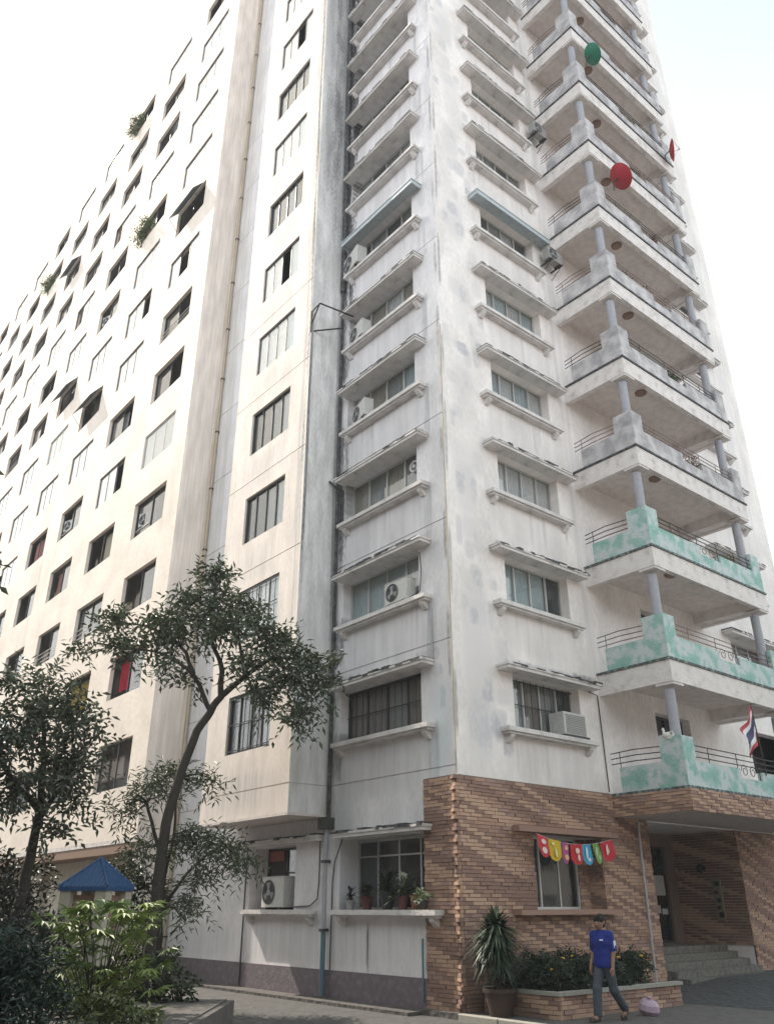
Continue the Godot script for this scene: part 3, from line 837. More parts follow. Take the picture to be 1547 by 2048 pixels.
func balcony(t: Node, k: int):
	var y := 1.23 + 3.0 * k
	var teal := k <= 3
	var X := 2.157
	var z0 := 5.25; var z1 := 11.1       # along local x of a node turned to face +x
	var mb := MB.new()
	if k > 1:
		mb.box(z0, z1, y - 0.56, y - 0.03, X - 0.16, X)                             # front beam
		mb.box(z0, z0 + 0.16, y - 0.56, y - 0.03, 0.004, X - 0.16)
		mb.box(z1 - 0.5, z1 - 0.16, y - 0.52, y - 0.20, 0.004, X - 0.16)
		mb.box(z1 - 0.16, z1, y - 0.56, y - 0.03, 0.004, X - 0.16)
		mb.box(z0 + 0.02, z0 + 0.5, y - 0.62, y - 0.56, X - 0.5, X - 0.02)           # seat of the post
		mb.box(z1 - 0.5, z1 - 0.02, y - 0.62, y - 0.56, X - 0.5, X - 0.02)
	else:
		mb.box(z0, z1 + 2.0, y - 0.5, y - 0.03, 0.004, X)
	var b := part(t, "balcony", mb.done(), M.concrete if k > 1 else M.soffit, Vector3.ZERO, PI / 2)
	if k > 1: part(b, "slab", boxmesh(z0 + 0.16, z1 - 0.16, y - 0.20, y - 0.002, 0.004, X - 0.16), M.soffit)
	# drip moulding
	mb = MB.new()
	mb.box(z0 - 0.035, z1 + 0.03, y - 0.028, y + 0.03, X - 0.1, X + 0.035)
	mb.box(z0 - 0.035, z0 + 0.1, y - 0.028, y + 0.03, 0.005, X - 0.1)
	part(b, "moulding", mb.done(), M.moss_line if teal else M.moss_dark)
	# parapet with a stepped corner pier
	var P: Material = M.teal if teal else M.mould
	var e := z1 if k > 1 else z1 + 2.0
	mb = MB.new()
	var lo := y + 0.62
	mb.box(z0, 7.7, y + 0.031, lo, X - 0.12, X)
	mb.box(7.7, 8.75, y + 0.031, lo - 0.22, X - 0.12, X)
	mb.box(8.75, e, y + 0.031, lo, X - 0.12, X)
	mb.box(z0, z0 + 0.12, y + 0.031, lo, 0.35, X - 0.12)
	part(b, "parapet", mb.done(), P)
	mb = MB.new()
	mb.cbox(z0 - 0.004, z0 + 0.5, lo - 0.2, y + 1.16, X - 0.12, X + 0.004, 0.02)
	mb.box(z0 - 0.004, z0 + 0.13, lo - 0.2, y + 1.16, X - 0.62, X - 0.12)
	part(b, "pier", mb.done(), P)
	mb = MB.new()
	mb.cbox(e - 0.45, e + 0.004, lo - 0.2, y + 1.2, X - 0.125, X + 0.004, 0.02)
	part(b, "pier", mb.done(), P)
	# rails
	mb = MB.new()
	var bow := 0.05
	for i in 3:
		var h := lo + 0.1 + 0.13 * i
		mb.tube([Vector3(z0 + 0.06, h, 0.1), Vector3(z0 + 0.06 - bow * 0.5 * i, h + 0.02, 0.8), Vector3(z0 + 0.06, h, X - 0.62)], [0.013], 6)
		mb.tube([Vector3(z0 + 0.5, h, X - 0.06), Vector3(z1 - 0.45, h, X - 0.06)], [0.013], 6)
	for x in [6.4, 7.7, 8.75, 9.7]:
		mb.tube([Vector3(x, lo - 0.24, X - 0.06), Vector3(x, lo + 0.37, X - 0.06)], [0.011], 6)
	mb.tube([Vector3(z0 + 0.06, lo, 0.36), Vector3(z0 + 0.06, lo + 0.37, 0.36)], [0.011], 6)
	# scroll work
	for s in [-1, 1]:
		var c := Vector3(8.22 + s * 0.2, lo - 0.02, X - 0.06)
		var pts := []
		for i in 22:
			var a := i / 21.0 * TAU * 1.4
			var r := 0.16 - 0.11 * i / 21.0
			pts.append(c + Vector3(cos(a) * r * s, sin(a) * r, 0))
		mb.tube(pts, [0.009], 5)
	part(b, "railing", mb.done(), M.iron if k % 2 else M.rust_iron)
	# posts
	if k < 13:
		for x in [5.49, 10.72]:
			mb = MB.new()
			mb.tube([Vector3(x, y - 0.01, 1.88), Vector3(x, y + 2.3, 1.88)], [0.125], 18, false)
			part(b, "post", mb.done(), M.grey_post)
	# lamp under the slab
	if k > 1:
		mb = MB.new()
		mb.lathe([Vector2(0.0, -0.09), Vector2(0.12, -0.085), Vector2(0.17, -0.05), Vector2(0.18, -0.001)], 20, Transform3D(Basis.IDENTITY, Vector3(7.0, y - 0.2, 1.55)))
		part(b, "ceiling_lamp", mb.done(), M.brown_beam)
	# door to the balcony
	var d := window(t, Vector3(-0.27, y + 0.04, -7.7), PI / 2, 1.7, 2.3, 2, M.dark_frame, M.glass_dark, [M.curtains[5], null], [])
	d.name = "balcony_door"

func entrance(t: Node):
	# brick beam round the porch roof, jambs, deep brick side wall, glazed door
	bricks(t, Vector3(2.157, 3.72, -5.25), PI / 2, 7.8, 0.48, [], 311, 0)
	bricks(t, Vector3(0.0, 3.72, -5.25), 0, 2.2, 0.48, [], 312, 0, false)
	bricks(t, Vector3(0.01, 0.0, -10.8), PI / 2, 6.4, 3.7, [], 313, 0)
	part(t, "mortar_bed", boxmesh(10.8, 17.2, 0, 3.7, 0.002, 0.03), M.mortar, Vector3.ZERO, PI / 2)
	bricks(t, Vector3(-2.0, 0.85, -10.79), 0, 2.06, 2.85, [], 314, 0)
	part(t, "door_surround", wall(6.55, 10.8, 0.5, 3.7, [[8.0, 10.3, 0.86, 3.35, 0.2]]), M.mortar, Vector3(-1.98, 0, 0), PI / 2)
	part(t, "landing", boxmesh(-2.1, -0.75, 0.0, 0.85, -10.8, -6.55), M.step_stone)
	for i in 4:
		var top := 0.85 - 0.15 * (i + 1)
		part(t, "step", boxmesh(-0.75 + 0.32 * i, -0.75 + 0.32 * (i + 1), 0.0, top, -10.7, -6.75), M.step_stone)
	var d := window(t, Vector3(-2.08, 0.86, -8.0), PI / 2, 2.3, 2.49, 3, M.dark_frame, M.glass_dark, [], [], 1.9)
	d.name = "door"
	part(d, "door_handle", boxmesh(1.62, 1.66, 0.8, 1.3, 0.02, 0.07), M.alu)
	part(d, "notice", boxmesh(1.62, 2.2, 1.2, 1.72, 0.012, 0.018), M.paper)
	part(d, "notice", boxmesh(1.66, 1.86, 0.75, 0.95, 0.012, 0.018), M.paper)
	part(d, "notice", boxmesh(1.92, 2.2, 0.72, 0.86, 0.012, 0.018), M.paper)
	# relief plaque on the brick side wall
	var pb := MB.new()
	pb.cbox(-0.13, 0.13, -0.55, 0.55, 0.0, 0.04, 0.015)
	var pl := part(t, "wall_plaque", pb.done(), mat(0.22, 0.19, 0.13, 0.7), Vector3(-0.72, 1.95, -10.70))
	for q in [[0.02, 0.4, 0.07], [-0.03, 0.18, 0.05], [0.02, -0.02, 0.06], [0.0, -0.2, 0.05], [0.04, -0.38, 0.07]]:
		part(pl, "ornament", boxmesh(q[0] - q[2], q[0] + q[2], q[1] - q[2] * 0.9, q[1] + q[2] * 0.9, 0.04, 0.055), M.black)
	# wall lamp
	pb = MB.new()
	pb.lathe([Vector2(0.0, -0.12), Vector2(0.1, -0.08), Vector2(0.13, 0.02), Vector2(0.06, 0.1), Vector2(0, 0.12)], 14, Transform3D(Basis.IDENTITY, Vector3(-1.05, 2.75, -10.55)))
	part(t, "wall_lamp", pb.done(), M.black)

# ---------------------------------------------------------------- the long wing
func wing():
	var t := thing("apartment_wing", "long sunlit cream apartment wing with rows of square window recesses", "building")
	var X0 := -75.0; var X1 := -12.6; var Z := 1.3; var Y0 := 3.7; var Y1 := 52.5
	var cols := 13; var rows := 14
	var holes := []
	for c in cols:
		for r in rows:
			var xr := -13.85 - 4.85 * c
			var yt := 6.92 + 3.2 * r
			holes.append([xr - 2.85, xr, yt - 1.6, yt, 0.22])
	var m := StandardMaterial3D.new()
	var st := []
	var rng := RandomNumberGenerator.new()
	rng.seed = 17
	for i in 60:
		var u := rng.randf_range(20, 62); var v := rng.randf_range(0, 45)
		st.append([u, u + rng.randf_range(0.4, 2.5), v, v + rng.randf_range(0.8, 3), 0.25, 0.8, Color(0.45, 0.38, 0.31)])
	m.albedo_texture = facade_tex(2048, 2048, X1 - X0, Y1 - Y0, Color(0.80, 0.70, 0.625), 71, st, 0.05)
	m.roughness = 0.9
	part(t, "wall", wall(X0, X1, Y0, Y1, holes), m, Vector3(0, 0, Z))
	var rm := StandardMaterial3D.new()
	rm.albedo_texture = facade_tex(256, 2048, 1.3, Y1, Color(0.78, 0.71, 0.655), 73, [[0, 1.3, 0, 50, 0.2, 1.0, GREY], [1.0, 1.3, 0, 52, 0.4, 1.0, Color(0.45, 0.36, 0.25)]], 0.06)
	rm.roughness = 0.9
	part(t, "wall", wall(-Z, 0, 0, Y1, []), rm, Vector3(X1, 0, 0), PI / 2)
	var mb := MB.new()
	mb.box(X0, X1 - 0.01, Y1 - 0.2, Y1 - 0.002, -14, Z - 0.05)
	mb.box(X0, X1 - 0.01, Y0 - 0.12, Y0 - 0.002, -0.3, Z - 0.002)
	mb.box(X0, X0 + 0.2, 0, Y1 - 0.2, -14, Z - 0.05)
	mb.box(X0, X1 - 0.3, 0, Y1 - 0.2, -14, -13.8)
	part(t, "roof_and_rear_wall", mb.done(), M.concrete)
	part(t, "ground_floor_wall", boxmesh(X0, X1 - 0.02, 0, Y0 - 0.12, -0.5, 0.2), M.cream_low)
	part(t, "fascia_beam", boxmesh(X0, X1 - 0.03, Y0 - 0.4, Y0 - 0.13, 0.25, Z - 0.02), M.brown_beam)
	for i in 14:
		part(t, "pilaster", boxmesh(-0.2, 0.2, 0, Y0 - 0.4, 0.2, 0.5), M.cream_low, Vector3(-13.4 - 4.85 * i, 0, 0))
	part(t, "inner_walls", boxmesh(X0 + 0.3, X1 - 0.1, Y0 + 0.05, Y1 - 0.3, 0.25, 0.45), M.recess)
	# what the photograph shows in the openings: d open and dark, g glazed, w white glazed
	var seen := {
		"0_0": "d", "0_1": "r", "0_2": "d", "0_3": "a", "0_4": "l", "0_5": "d", "0_6": "b", "0_7": "h", "0_8": "e", "0_9": "w", "0_10": "w", "0_11": "g",
		"1_0": "d", "1_1": "y", "1_2": "b", "1_3": "d", "1_4": "h", "1_5": "d", "1_6": "w", "1_7": "h", "1_8": "w", "1_9": "p", "1_10": "w", "1_11": "d",
		"2_0": "d", "2_1": "b", "2_2": "b", "2_3": "c", "2_4": "a", "2_5": "w", "2_6": "e", "2_7": "w", "2_8": "a", "2_9": "d", "2_10": "h", "2_11": "d",
		"3_1": "g", "3_2": "d", "3_3": "d", "3_4": "c", "3_5": "w", "3_6": "l", "3_7": "e", "3_8": "w", "3_9": "h", "3_10": "d", "3_11": "d",
		"4_3": "b", "4_4": "w", "4_5": "w", "4_6": "w", "4_7": "d", "4_8": "d", "4_9": "w", "4_10": "d", "4_11": "e", "5_12": "p", "2_13": "p"}
	for c in cols:
		for r in rows:
			var k: String = seen.get("%d_%d" % [c, r], "ddwdbwddewgd"[rng.randi() % 12])
			wing_window(t, c, r, k, Vector3(-13.85 - 2.85 - 4.85 * c, 6.92 - 1.6 + 3.2 * r, Z), rng)

func wing_window(t: Node, c: int, r: int, k: String, p: Vector3, rng: RandomNumberGenerator):
	var n := 3
	if k in ["w", "g", "l", "h"]:
		var cur := []
		for i in n: cur.append(M.curtains[4] if k in ["w", "h"] else M.curtains[1 if k == "g" else 3])
		flush_window(t, p + Vector3(0, 0, -0.05), 2.85, 1.6, n, M.dark_frame if k != "l" else M.alu, cur, (c + r) % 3 if k == "h" else -1)
	else:
		var w := part(t, "window", frame_mesh(2.85, 1.6, 2, 0.045, -1.0), M.dark_frame, p + Vector3(0, 0, -0.16))
		if rng.randf() < 0.25: part(w, "pane", boxmesh(0.05, 1.4, 0.05, 1.55, -0.03, -0.022), M.glass_dark)
		if rng.randf() < 0.35: part(w, "pane", boxmesh(1.45, 2.8, 0.05, 1.55, -0.03, -0.022), M.glass_dark)
		if rng.randf() < 0.35: part(w, "curtain", corrugated(1.1, 1.5, 0.03, 0.2), M.curtains[[2, 3, 5][rng.randi() % 3]], Vector3(1.6 * rng.randf(), 0.05, -0.2))
		if k == "b":
			var mb := MB.new()
			for i in 3: mb.tube([Vector3(0, 0.2 + 0.2 * i, 0.08), Vector3(2.85, 0.2 + 0.2 * i, 0.08)], [0.016], 5)
			part(w, "guard_rail", mb.done(), M.alu)

# ---------------------------------------------------------------- planting
const FW := Vector3(-0.76880, 0, -0.63949)
const RT := Vector3(0.63949, 0, -0.76880)
const EYE := Vector3(12.6813, 1.7604, 12.4241)

# the ground point r metres to the right of the viewer and d ahead
func ahead(d: float, r: float, y := 0.0) -> Vector3:
	return Vector3(EYE.x, y, EYE.z) + FW * d + RT * r

func leaf_mat() -> StandardMaterial3D:
	var m := StandardMaterial3D.new()
	m.vertex_color_use_as_albedo = true
	m.roughness = 0.5
	m.backlight_enabled = true
	m.backlight = lin(0.09, 0.13, 0.03)
	m.cull_mode = BaseMaterial3D.CULL_DISABLED
	return m

func rdir(rng: RandomNumberGenerator) -> Vector3:
	var z := rng.randf_range(-1, 1); var a := rng.randf() * TAU
	var s := sqrt(1 - z * z)
	return Vector3(cos(a) * s, z, sin(a) * s)

# sprays of leaflets filling a ball; cols: two linear colours to vary between
func clump(mb: MB, rng: RandomNumberGenerator, c: Vector3, r: Vector3, sprays: int, ll: float, lw: float, c0: Color, c1: Color, per := 9, droop := 0.35, shell := 0.45):
	for s in sprays:
		var d := rdir(rng)
		var p := c + d * r * pow(rng.randf(), shell)
		var ax := (d + rdir(rng) * 0.9 + Vector3.DOWN * droop).normalized()
		var up := (Vector3.UP + rdir(rng) * 0.7).normalized()
		var side := ax.cross(up).normalized()
		var tone := rng.randf()
		for i in per:
			var q := p + ax * ll * 0.42 * (i - per * 0.5) + Vector3.DOWN * 0.01 * i
			var sd := side * (1 if i % 2 else -1)
			var ld := (ax * 0.75 + sd + rdir(rng) * 0.35).normalized()
			mb.col = c0.lerp(c1, clampf(tone + rng.randf_range(-0.3, 0.3), 0, 1))
			mb.leaf(q, ld, (up + rdir(rng) * 0.5).normalized(), ll * rng.randf_range(0.75, 1.25), lw * rng.randf_range(0.8, 1.2))

func limb(mb: MB, rng: RandomNumberGenerator, pts: Array, r0: float, r1: float):
	var fine := []
	var rad := []
	var n := pts.size()
	for i in n - 1:
		var a: Vector3 = pts[maxi(i - 1, 0)]; var b: Vector3 = pts[i]; var c: Vector3 = pts[i + 1]; var d: Vector3 = pts[mini(i + 2, n - 1)]
		for k in 4:
			fine.append(b.cubic_interpolate(c, a, d, k / 4.0) + rdir(rng) * 0.018)
			rad.append(lerpf(r0, r1, (i + k / 4.0) / (n - 1)))
	fine.append(pts[-1]); rad.append(r1)
	mb.tube(fine, rad, 9, false)

# a tree: limbs [[points], r0, r1]; clumps [centre, radii, sprays]
func tree(label: String, group: String, at: Vector3, limbs: Array, clumps: Array, seed_: int, ll: float, lw: float, c0: Color, c1: Color, dense := 0.9, turn := 0.87696) -> Node3D:
	var t := thing("tree", label, "tree", at, turn, group)
	var rng := RandomNumberGenerator.new()
	rng.seed = seed_
	var tb := MB.new()
	for l in limbs: limb(tb, rng, l[0], l[1], l[2])
	var cb := MB.new()
	for c in clumps:
		var src: Vector3 = limbs[0][0][-1]
		var best := 1e9
		for l in limbs:
			for p in l[0]:
				if p.y > 1.5 and (p as Vector3).distance_to(c[0]) < best:
					best = (p as Vector3).distance_to(c[0]); src = p
		for k in 3:
			var e: Vector3 = c[0] + rdir(rng) * c[1] * 0.7
			limb(tb, rng, [src, src.lerp(e, 0.5) + Vector3(0, 0.08, 0) + rdir(rng) * 0.08, e], 0.022, 0.006)
		clump(cb, rng, c[0], c[1] * rng.randf_range(0.95, 1.3), int(c[2] * dense), ll, lw, c0, c1)
	part(t, "trunk", tb.done(), M.bark)
	part(t, "crown", cb.done(), M.leaf)
	return t

func bush(called: String, label: String, category: String, at: Vector3, clumps: Array, seed_: int, ll: float, lw: float, c0: Color, c1: Color, per := 7, stems := true, group := "") -> Node3D:
	var t := thing(called, label, category, at, 0.87696, group)
	var rng := RandomNumberGenerator.new()
	rng.seed = seed_
	var tb := MB.new()
	var cb := MB.new()
	for c in clumps:
		clump(cb, rng, c[0], c[1], c[2], ll, lw, c0, c1, per, 0.2, 0.4)
		if stems:
			for k in 4:
				var e: Vector3 = c[0] + rdir(rng) * c[1] * 0.6
				var b0 := Vector3(c[0].x * 0.55 + rng.randf_range(-0.1, 0.1), 0, c[0].z * 0.55)
				limb(tb, rng, [b0, b0.lerp(e, 0.5) + rdir(rng) * 0.06, e], 0.022, 0.008)
	if stems: part(t, "stems", tb.done(), M.bark)
	part(t, "foliage", cb.done(), M.leaf)
	return t

func planting():
	M.leaf = leaf_mat()
	M.bark = tri_mat(0.055, 0.045, 0.038, 0.95, M.speck, 1.2, bump_tex(91, 0.06, 256, 6.0), 1.0)
	var g0 := Color(0.032, 0.050, 0.024); var g1 := Color(0.125, 0.148, 0.095)
	# the tree in front of the bay
	tree("slender tree with tall bare trunk and airy crown standing before the projecting bay", "", ahead(18.5, -4.74), [
		[[Vector3(-0.12, -0.1, 0), Vector3(0, 1.4, 0), Vector3(0.01, 2.85, 0), Vector3(0.11, 3.85, 0), Vector3(0.41, 5.1, 0), Vector3(0.75, 5.75, 0), Vector3(1.0, 6.15, 0)], 0.135, 0.075],
		[[Vector3(1.0, 6.15, 0), Vector3(1.5, 6.55, 0.1), Vector3(2.1, 6.9, 0.2), Vector3(2.9, 6.9, 0.1)], 0.075, 0.02],
		[[Vector3(0.95, 6.1, 0), Vector3(0.85, 6.9, -0.2), Vector3(0.55, 7.6, -0.2), Vector3(0.6, 8.7, 0)], 0.075, 0.02],
		[[Vector3(0.75, 5.75, 0), Vector3(0.35, 6.5, 0.2), Vector3(-0.4, 7.0, 0.3), Vector3(-1.3, 7.15, 0.2)], 0.06, 0.015],
		[[Vector3(0.35, 6.5, 0.2), Vector3(-0.1, 7.3, -0.1), Vector3(-0.9, 7.8, -0.3), Vector3(-1.8, 7.95, -0.2)], 0.05, 0.015],
		[[Vector3(1.5, 6.55, 0.1), Vector3(1.3, 7.4, 0.4), Vector3(1.2, 8.1, 0.5)], 0.045, 0.012],
		[[Vector3(2.1, 6.9, 0.2), Vector3(2.7, 6.4, 0.5), Vector3(3.0, 5.7, 0.6)], 0.035, 0.01]],
		[[Vector3(0.55, 9.0, 0), Vector3(0.5, 0.42, 0.5), 70], [Vector3(0.0, 8.35, 0.1), Vector3(0.55, 0.4, 0.6), 60], [Vector3(0.9, 8.35, -0.2), Vector3(0.6, 0.45, 0.7), 80],
		[Vector3(-0.75, 7.95, -0.2), Vector3(0.6, 0.32, 0.6), 60], [Vector3(-1.8, 8.0, -0.2), Vector3(0.5, 0.3, 0.5), 55], [Vector3(-1.35, 7.25, 0.2), Vector3(0.65, 0.3, 0.6), 55], [Vector3(-2.25, 7.1, 0.2), Vector3(0.35, 0.18, 0.4), 20],
		[Vector3(-0.3, 7.55, 0.1), Vector3(0.65, 0.4, 0.8), 75], [Vector3(0.45, 7.75, 0), Vector3(0.7, 0.45, 0.9), 90], [Vector3(1.35, 7.75, 0.3), Vector3(0.75, 0.5, 0.8), 110], [Vector3(2.0, 7.35, 0.1), Vector3(0.7, 0.5, 0.8), 100],
		[Vector3(2.55, 6.85, 0.2), Vector3(0.6, 0.5, 0.7), 85], [Vector3(2.2, 6.3, 0.3), Vector3(0.6, 0.4, 0.6), 65], [Vector3(3.05, 6.15, 0.4), Vector3(0.5, 0.45, 0.5), 60], [Vector3(2.75, 5.45, 0.5), Vector3(0.42, 0.4, 0.4), 45], [Vector3(3.35, 6.75, 0.2), Vector3(0.35, 0.35, 0.4), 30],
		[Vector3(1.6, 6.75, 0.4), Vector3(0.5, 0.35, 0.5), 50], [Vector3(-0.35, 6.75, 0.3), Vector3(0.4, 0.22, 0.4), 25], [Vector3(0.25, 6.45, 0.2), Vector3(0.35, 0.2, 0.3), 18], [Vector3(1.9, 5.9, 0.3), Vector3(0.35, 0.25, 0.3), 22]],
		401, 0.19, 0.066, g0, g1, 0.68)
	# the tree at the left edge
	tree("dense dark tree at the left edge beside the blue roofed booth", "", ahead(18.0, -7.35), [
		[[Vector3(-0.05, -0.1, 0), Vector3(0.0, 1.2, 0), Vector3(0.05, 2.4, 0), Vector3(0.1, 3.5, 0), Vector3(0.0, 4.6, 0), Vector3(-0.2, 5.6, 0)], 0.15, 0.04],
		[[Vector3(0.1, 3.4, 0), Vector3(0.6, 4.2, 0.2), Vector3(0.9, 4.9, 0.2)], 0.06, 0.02],
		[[Vector3(0.05, 3.6, 0), Vector3(-0.6, 4.3, 0.2), Vector3(-1.1, 4.9, 0.1)], 0.06, 0.02]],
		[[Vector3(-0.4, 6.2, 0), Vector3(0.8, 0.5, 0.8), 110], [Vector3(-1.1, 5.6, 0.2), Vector3(0.8, 0.6, 0.8), 120], [Vector3(0.2, 5.7, 0.1), Vector3(0.8, 0.5, 0.8), 120], [Vector3(0.75, 5.2, 0.2), Vector3(0.65, 0.45, 0.7), 90],
		[Vector3(-0.5, 5.0, 0.2), Vector3(0.9, 0.5, 0.9), 130], [Vector3(-1.2, 4.5, 0.2), Vector3(0.7, 0.5, 0.8), 100], [Vector3(0.4, 4.6, 0.3), Vector3(0.75, 0.45, 0.7), 100], [Vector3(1.0, 4.4, 0.1), Vector3(0.5, 0.4, 0.5), 55], [Vector3(0.0, 4.0, 0.3), Vector3(0.7, 0.35, 0.6), 70], [Vector3(0.85, 3.7, 0.1), Vector3(0.4, 0.35, 0.4), 40], [Vector3(-0.9, 3.8, 0.1), Vector3(0.6, 0.4, 0.5), 55], [Vector3(0.55, 3.2, 0.2), Vector3(0.4, 0.25, 0.4), 30]],
		402, 0.19, 0.07, Color(0.03, 0.042, 0.026), Color(0.12, 0.14, 0.095), 0.5)
	# smaller tree behind the slender trunk
	tree("small leaning tree with feathery drooping leaves beside the slender trunk", "", ahead(19.3, -4.85), [
		[[Vector3(0.1, -0.1, 0), Vector3(0.05, 1.2, 0), Vector3(0.0, 2.2, 0), Vector3(-0.2, 3.0, 0), Vector3(-0.55, 3.9, 0)], 0.09, 0.03],
		[[Vector3(0.0, 2.2, 0), Vector3(0.15, 3.2, 0.1), Vector3(0.1, 4.4, 0.2)], 0.05, 0.015],
		[[Vector3(0.02, 1.7, 0), Vector3(0.7, 2.6, 0.2), Vector3(1.4, 2.95, 0.3)], 0.045, 0.012]],
		[[Vector3(-0.5, 4.2, 0), Vector3(0.7, 0.35, 0.6), 55], [Vector3(0.1, 4.5, 0.2), Vector3(0.6, 0.3, 0.5), 50], [Vector3(-1.0, 3.7, 0.1), Vector3(0.5, 0.35, 0.5), 40], [Vector3(0.75, 4.35, 0.1), Vector3(0.5, 0.25, 0.4), 30], [Vector3(0.6, 3.1, 0.3), Vector3(0.55, 0.3, 0.5), 65], [Vector3(1.2, 3.0, 0.3), Vector3(0.55, 0.35, 0.5), 75], [Vector3(1.65, 2.65, 0.3), Vector3(0.4, 0.3, 0.4), 45], [Vector3(0.9, 2.3, 0.3), Vector3(0.4, 0.25, 0.4), 35], [Vector3(0.65, 1.7, 0.2), Vector3(0.4, 0.3, 0.4), 35], [Vector3(-0.5, 2.9, 0.2), Vector3(0.45, 0.35, 0.45), 35]],
		403, 0.19, 0.042, Color(0.03, 0.05, 0.026), Color(0.12, 0.14, 0.08), 0.8)
	# trees outside the frame whose shade lies over the forecourt
	for q in [[16.5, -12.2, 404, "third nearest the viewer"], [12.5, -9.4, 405, "second nearest the viewer"], [8.5, -8.2, 406, "nearest the viewer"], [20.5, -14.8, 407, "farthest from the viewer"]]:
		var cl := []
		var rng := RandomNumberGenerator.new()
		rng.seed = q[2]
		for i in 16:
			cl.append([Vector3(0, 6.6, 0) + rdir(rng) * Vector3(2.1, 1.9, 2.1) * pow(rng.randf(), 0.4), Vector3(1.1, 0.8, 1.1), 60])
		tree("broad shade tree outside the picture on the left, %s" % q[3], "shade trees left of the picture", ahead(q[0], q[1]), [
			[[Vector3(0, -0.1, 0), Vector3(0.1, 2.0, 0), Vector3(0, 3.8, 0.1), Vector3(0.1, 6.0, 0)], 0.2, 0.06],
			[[Vector3(0.0, 3.6, 0), Vector3(1.0, 5.0, 0.3), Vector3(1.7, 6.4, 0.4)], 0.09, 0.03],
			[[Vector3(0.0, 3.8, 0), Vector3(-1.0, 5.2, 0.3), Vector3(-1.6, 6.6, -0.4)], 0.09, 0.03]], cl, q[2], 0.2, 0.09, g0, g1)
	# shrubs
	palmate_shrub()
	bush("shrub", "large dark bluish green shrub filling the lower left corner", "shrub", ahead(11.0, -4.35), [
		[Vector3(-0.4, 1.3, 0), Vector3(0.5, 0.3, 0.5), 120], [Vector3(0.15, 1.15, 0.1), Vector3(0.45, 0.3, 0.4), 110], [Vector3(-0.3, 0.85, 0.3), Vector3(0.6, 0.35, 0.5), 130], [Vector3(0.35, 0.7, 0.2), Vector3(0.45, 0.4, 0.4), 110], [Vector3(-0.3, 0.35, 0.3), Vector3(0.7, 0.4, 0.5), 110], [Vector3(0.5, 0.25, 0.3), Vector3(0.5, 0.3, 0.4), 80]],
		422, 0.12, 0.03, Color(0.014, 0.030, 0.024), Color(0.035, 0.062, 0.05), 8)
	bush("shrub", "dark purplish shrub behind the yellow green one", "shrub", ahead(15.5, -6.0), [
		[Vector3(-0.4, 1.5, 0), Vector3(0.6, 0.4, 0.5), 90], [Vector3(0.2, 1.4, 0), Vector3(0.5, 0.4, 0.5), 80], [Vector3(-0.9, 1.9, 0), Vector3(0.6, 0.6, 0.5), 120], [Vector3(-1.6, 2.2, 0), Vector3(0.6, 0.6, 0.5), 120], [Vector3(-1.5, 1.3, 0.1), Vector3(0.7, 0.6, 0.5), 130], [Vector3(-0.2, 0.8, 0.2), Vector3(0.8, 0.5, 0.5), 100], [Vector3(-0.8, 1.0, 0.2), Vector3(0.6, 0.5, 0.5), 80]],
		423, 0.11, 0.045, Color(0.02, 0.022, 0.022), Color(0.05, 0.05, 0.04), 6)
	bush("shrub", "tall dark hedge plant at the left edge under the dense tree", "shrub", ahead(19.4, -8.4), [
		[Vector3(-0.6, 2.6, 0), Vector3(0.9, 0.6, 0.6), 110], [Vector3(0.5, 2.3, 0), Vector3(0.8, 0.6, 0.6), 100], [Vector3(-0.4, 1.6, 0.2), Vector3(1.0, 0.7, 0.6), 130], [Vector3(0.7, 1.4, 0.2), Vector3(0.8, 0.7, 0.6), 110], [Vector3(0.0, 0.7, 0.2), Vector3(1.3, 0.6, 0.6), 120]],
		426, 0.16, 0.07, Color(0.016, 0.022, 0.014), Color(0.05, 0.055, 0.03), 6)
	bush("shrub", "dark leafy shrub behind the booth beside the slender trunk", "shrub", ahead(20.2, -5.5), [
		[Vector3(-0.3, 2.5, 0), Vector3(0.55, 0.5, 0.5), 70], [Vector3(0.2, 2.0, 0), Vector3(0.5, 0.6, 0.5), 70], [Vector3(0.0, 1.2, 0.1), Vector3(0.6, 0.7, 0.5), 90]],
		427, 0.15, 0.06, Color(0.016, 0.024, 0.014), Color(0.045, 0.06, 0.03), 6)
	bush("shrub", "glossy dark round leaved shrub at the foot of the slender tree", "shrub", ahead(15.0, -3.6), [
		[Vector3(-0.05, 0.95, 0), Vector3(0.4, 0.25, 0.4), 75], [Vector3(0.3, 0.6, 0.1), Vector3(0.35, 0.3, 0.35), 70], [Vector3(-0.3, 0.55, 0.1), Vector3(0.4, 0.35, 0.4), 80], [Vector3(0.1, 0.25, 0.2), Vector3(0.5, 0.3, 0.4), 80]],
		424, 0.09, 0.055, Color(0.016, 0.026, 0.012), Color(0.05, 0.07, 0.03), 5)
	bush("shrub", "low olive green shrub in the foreground beside the dark one", "shrub", ahead(10.6, -2.95), [
		[Vector3(-0.25, 0.75, 0), Vector3(0.35, 0.2, 0.3), 70], [Vector3(0.15, 0.65, 0), Vector3(0.35, 0.22, 0.3), 70], [Vector3(-0.2, 0.4, 0.1), Vector3(0.4, 0.3, 0.35), 80], [Vector3(0.25, 0.3, 0.1), Vector3(0.35, 0.3, 0.3), 70]],
		425, 0.085, 0.035, Color(0.03, 0.042, 0.01), Color(0.09, 0.11, 0.025), 6)

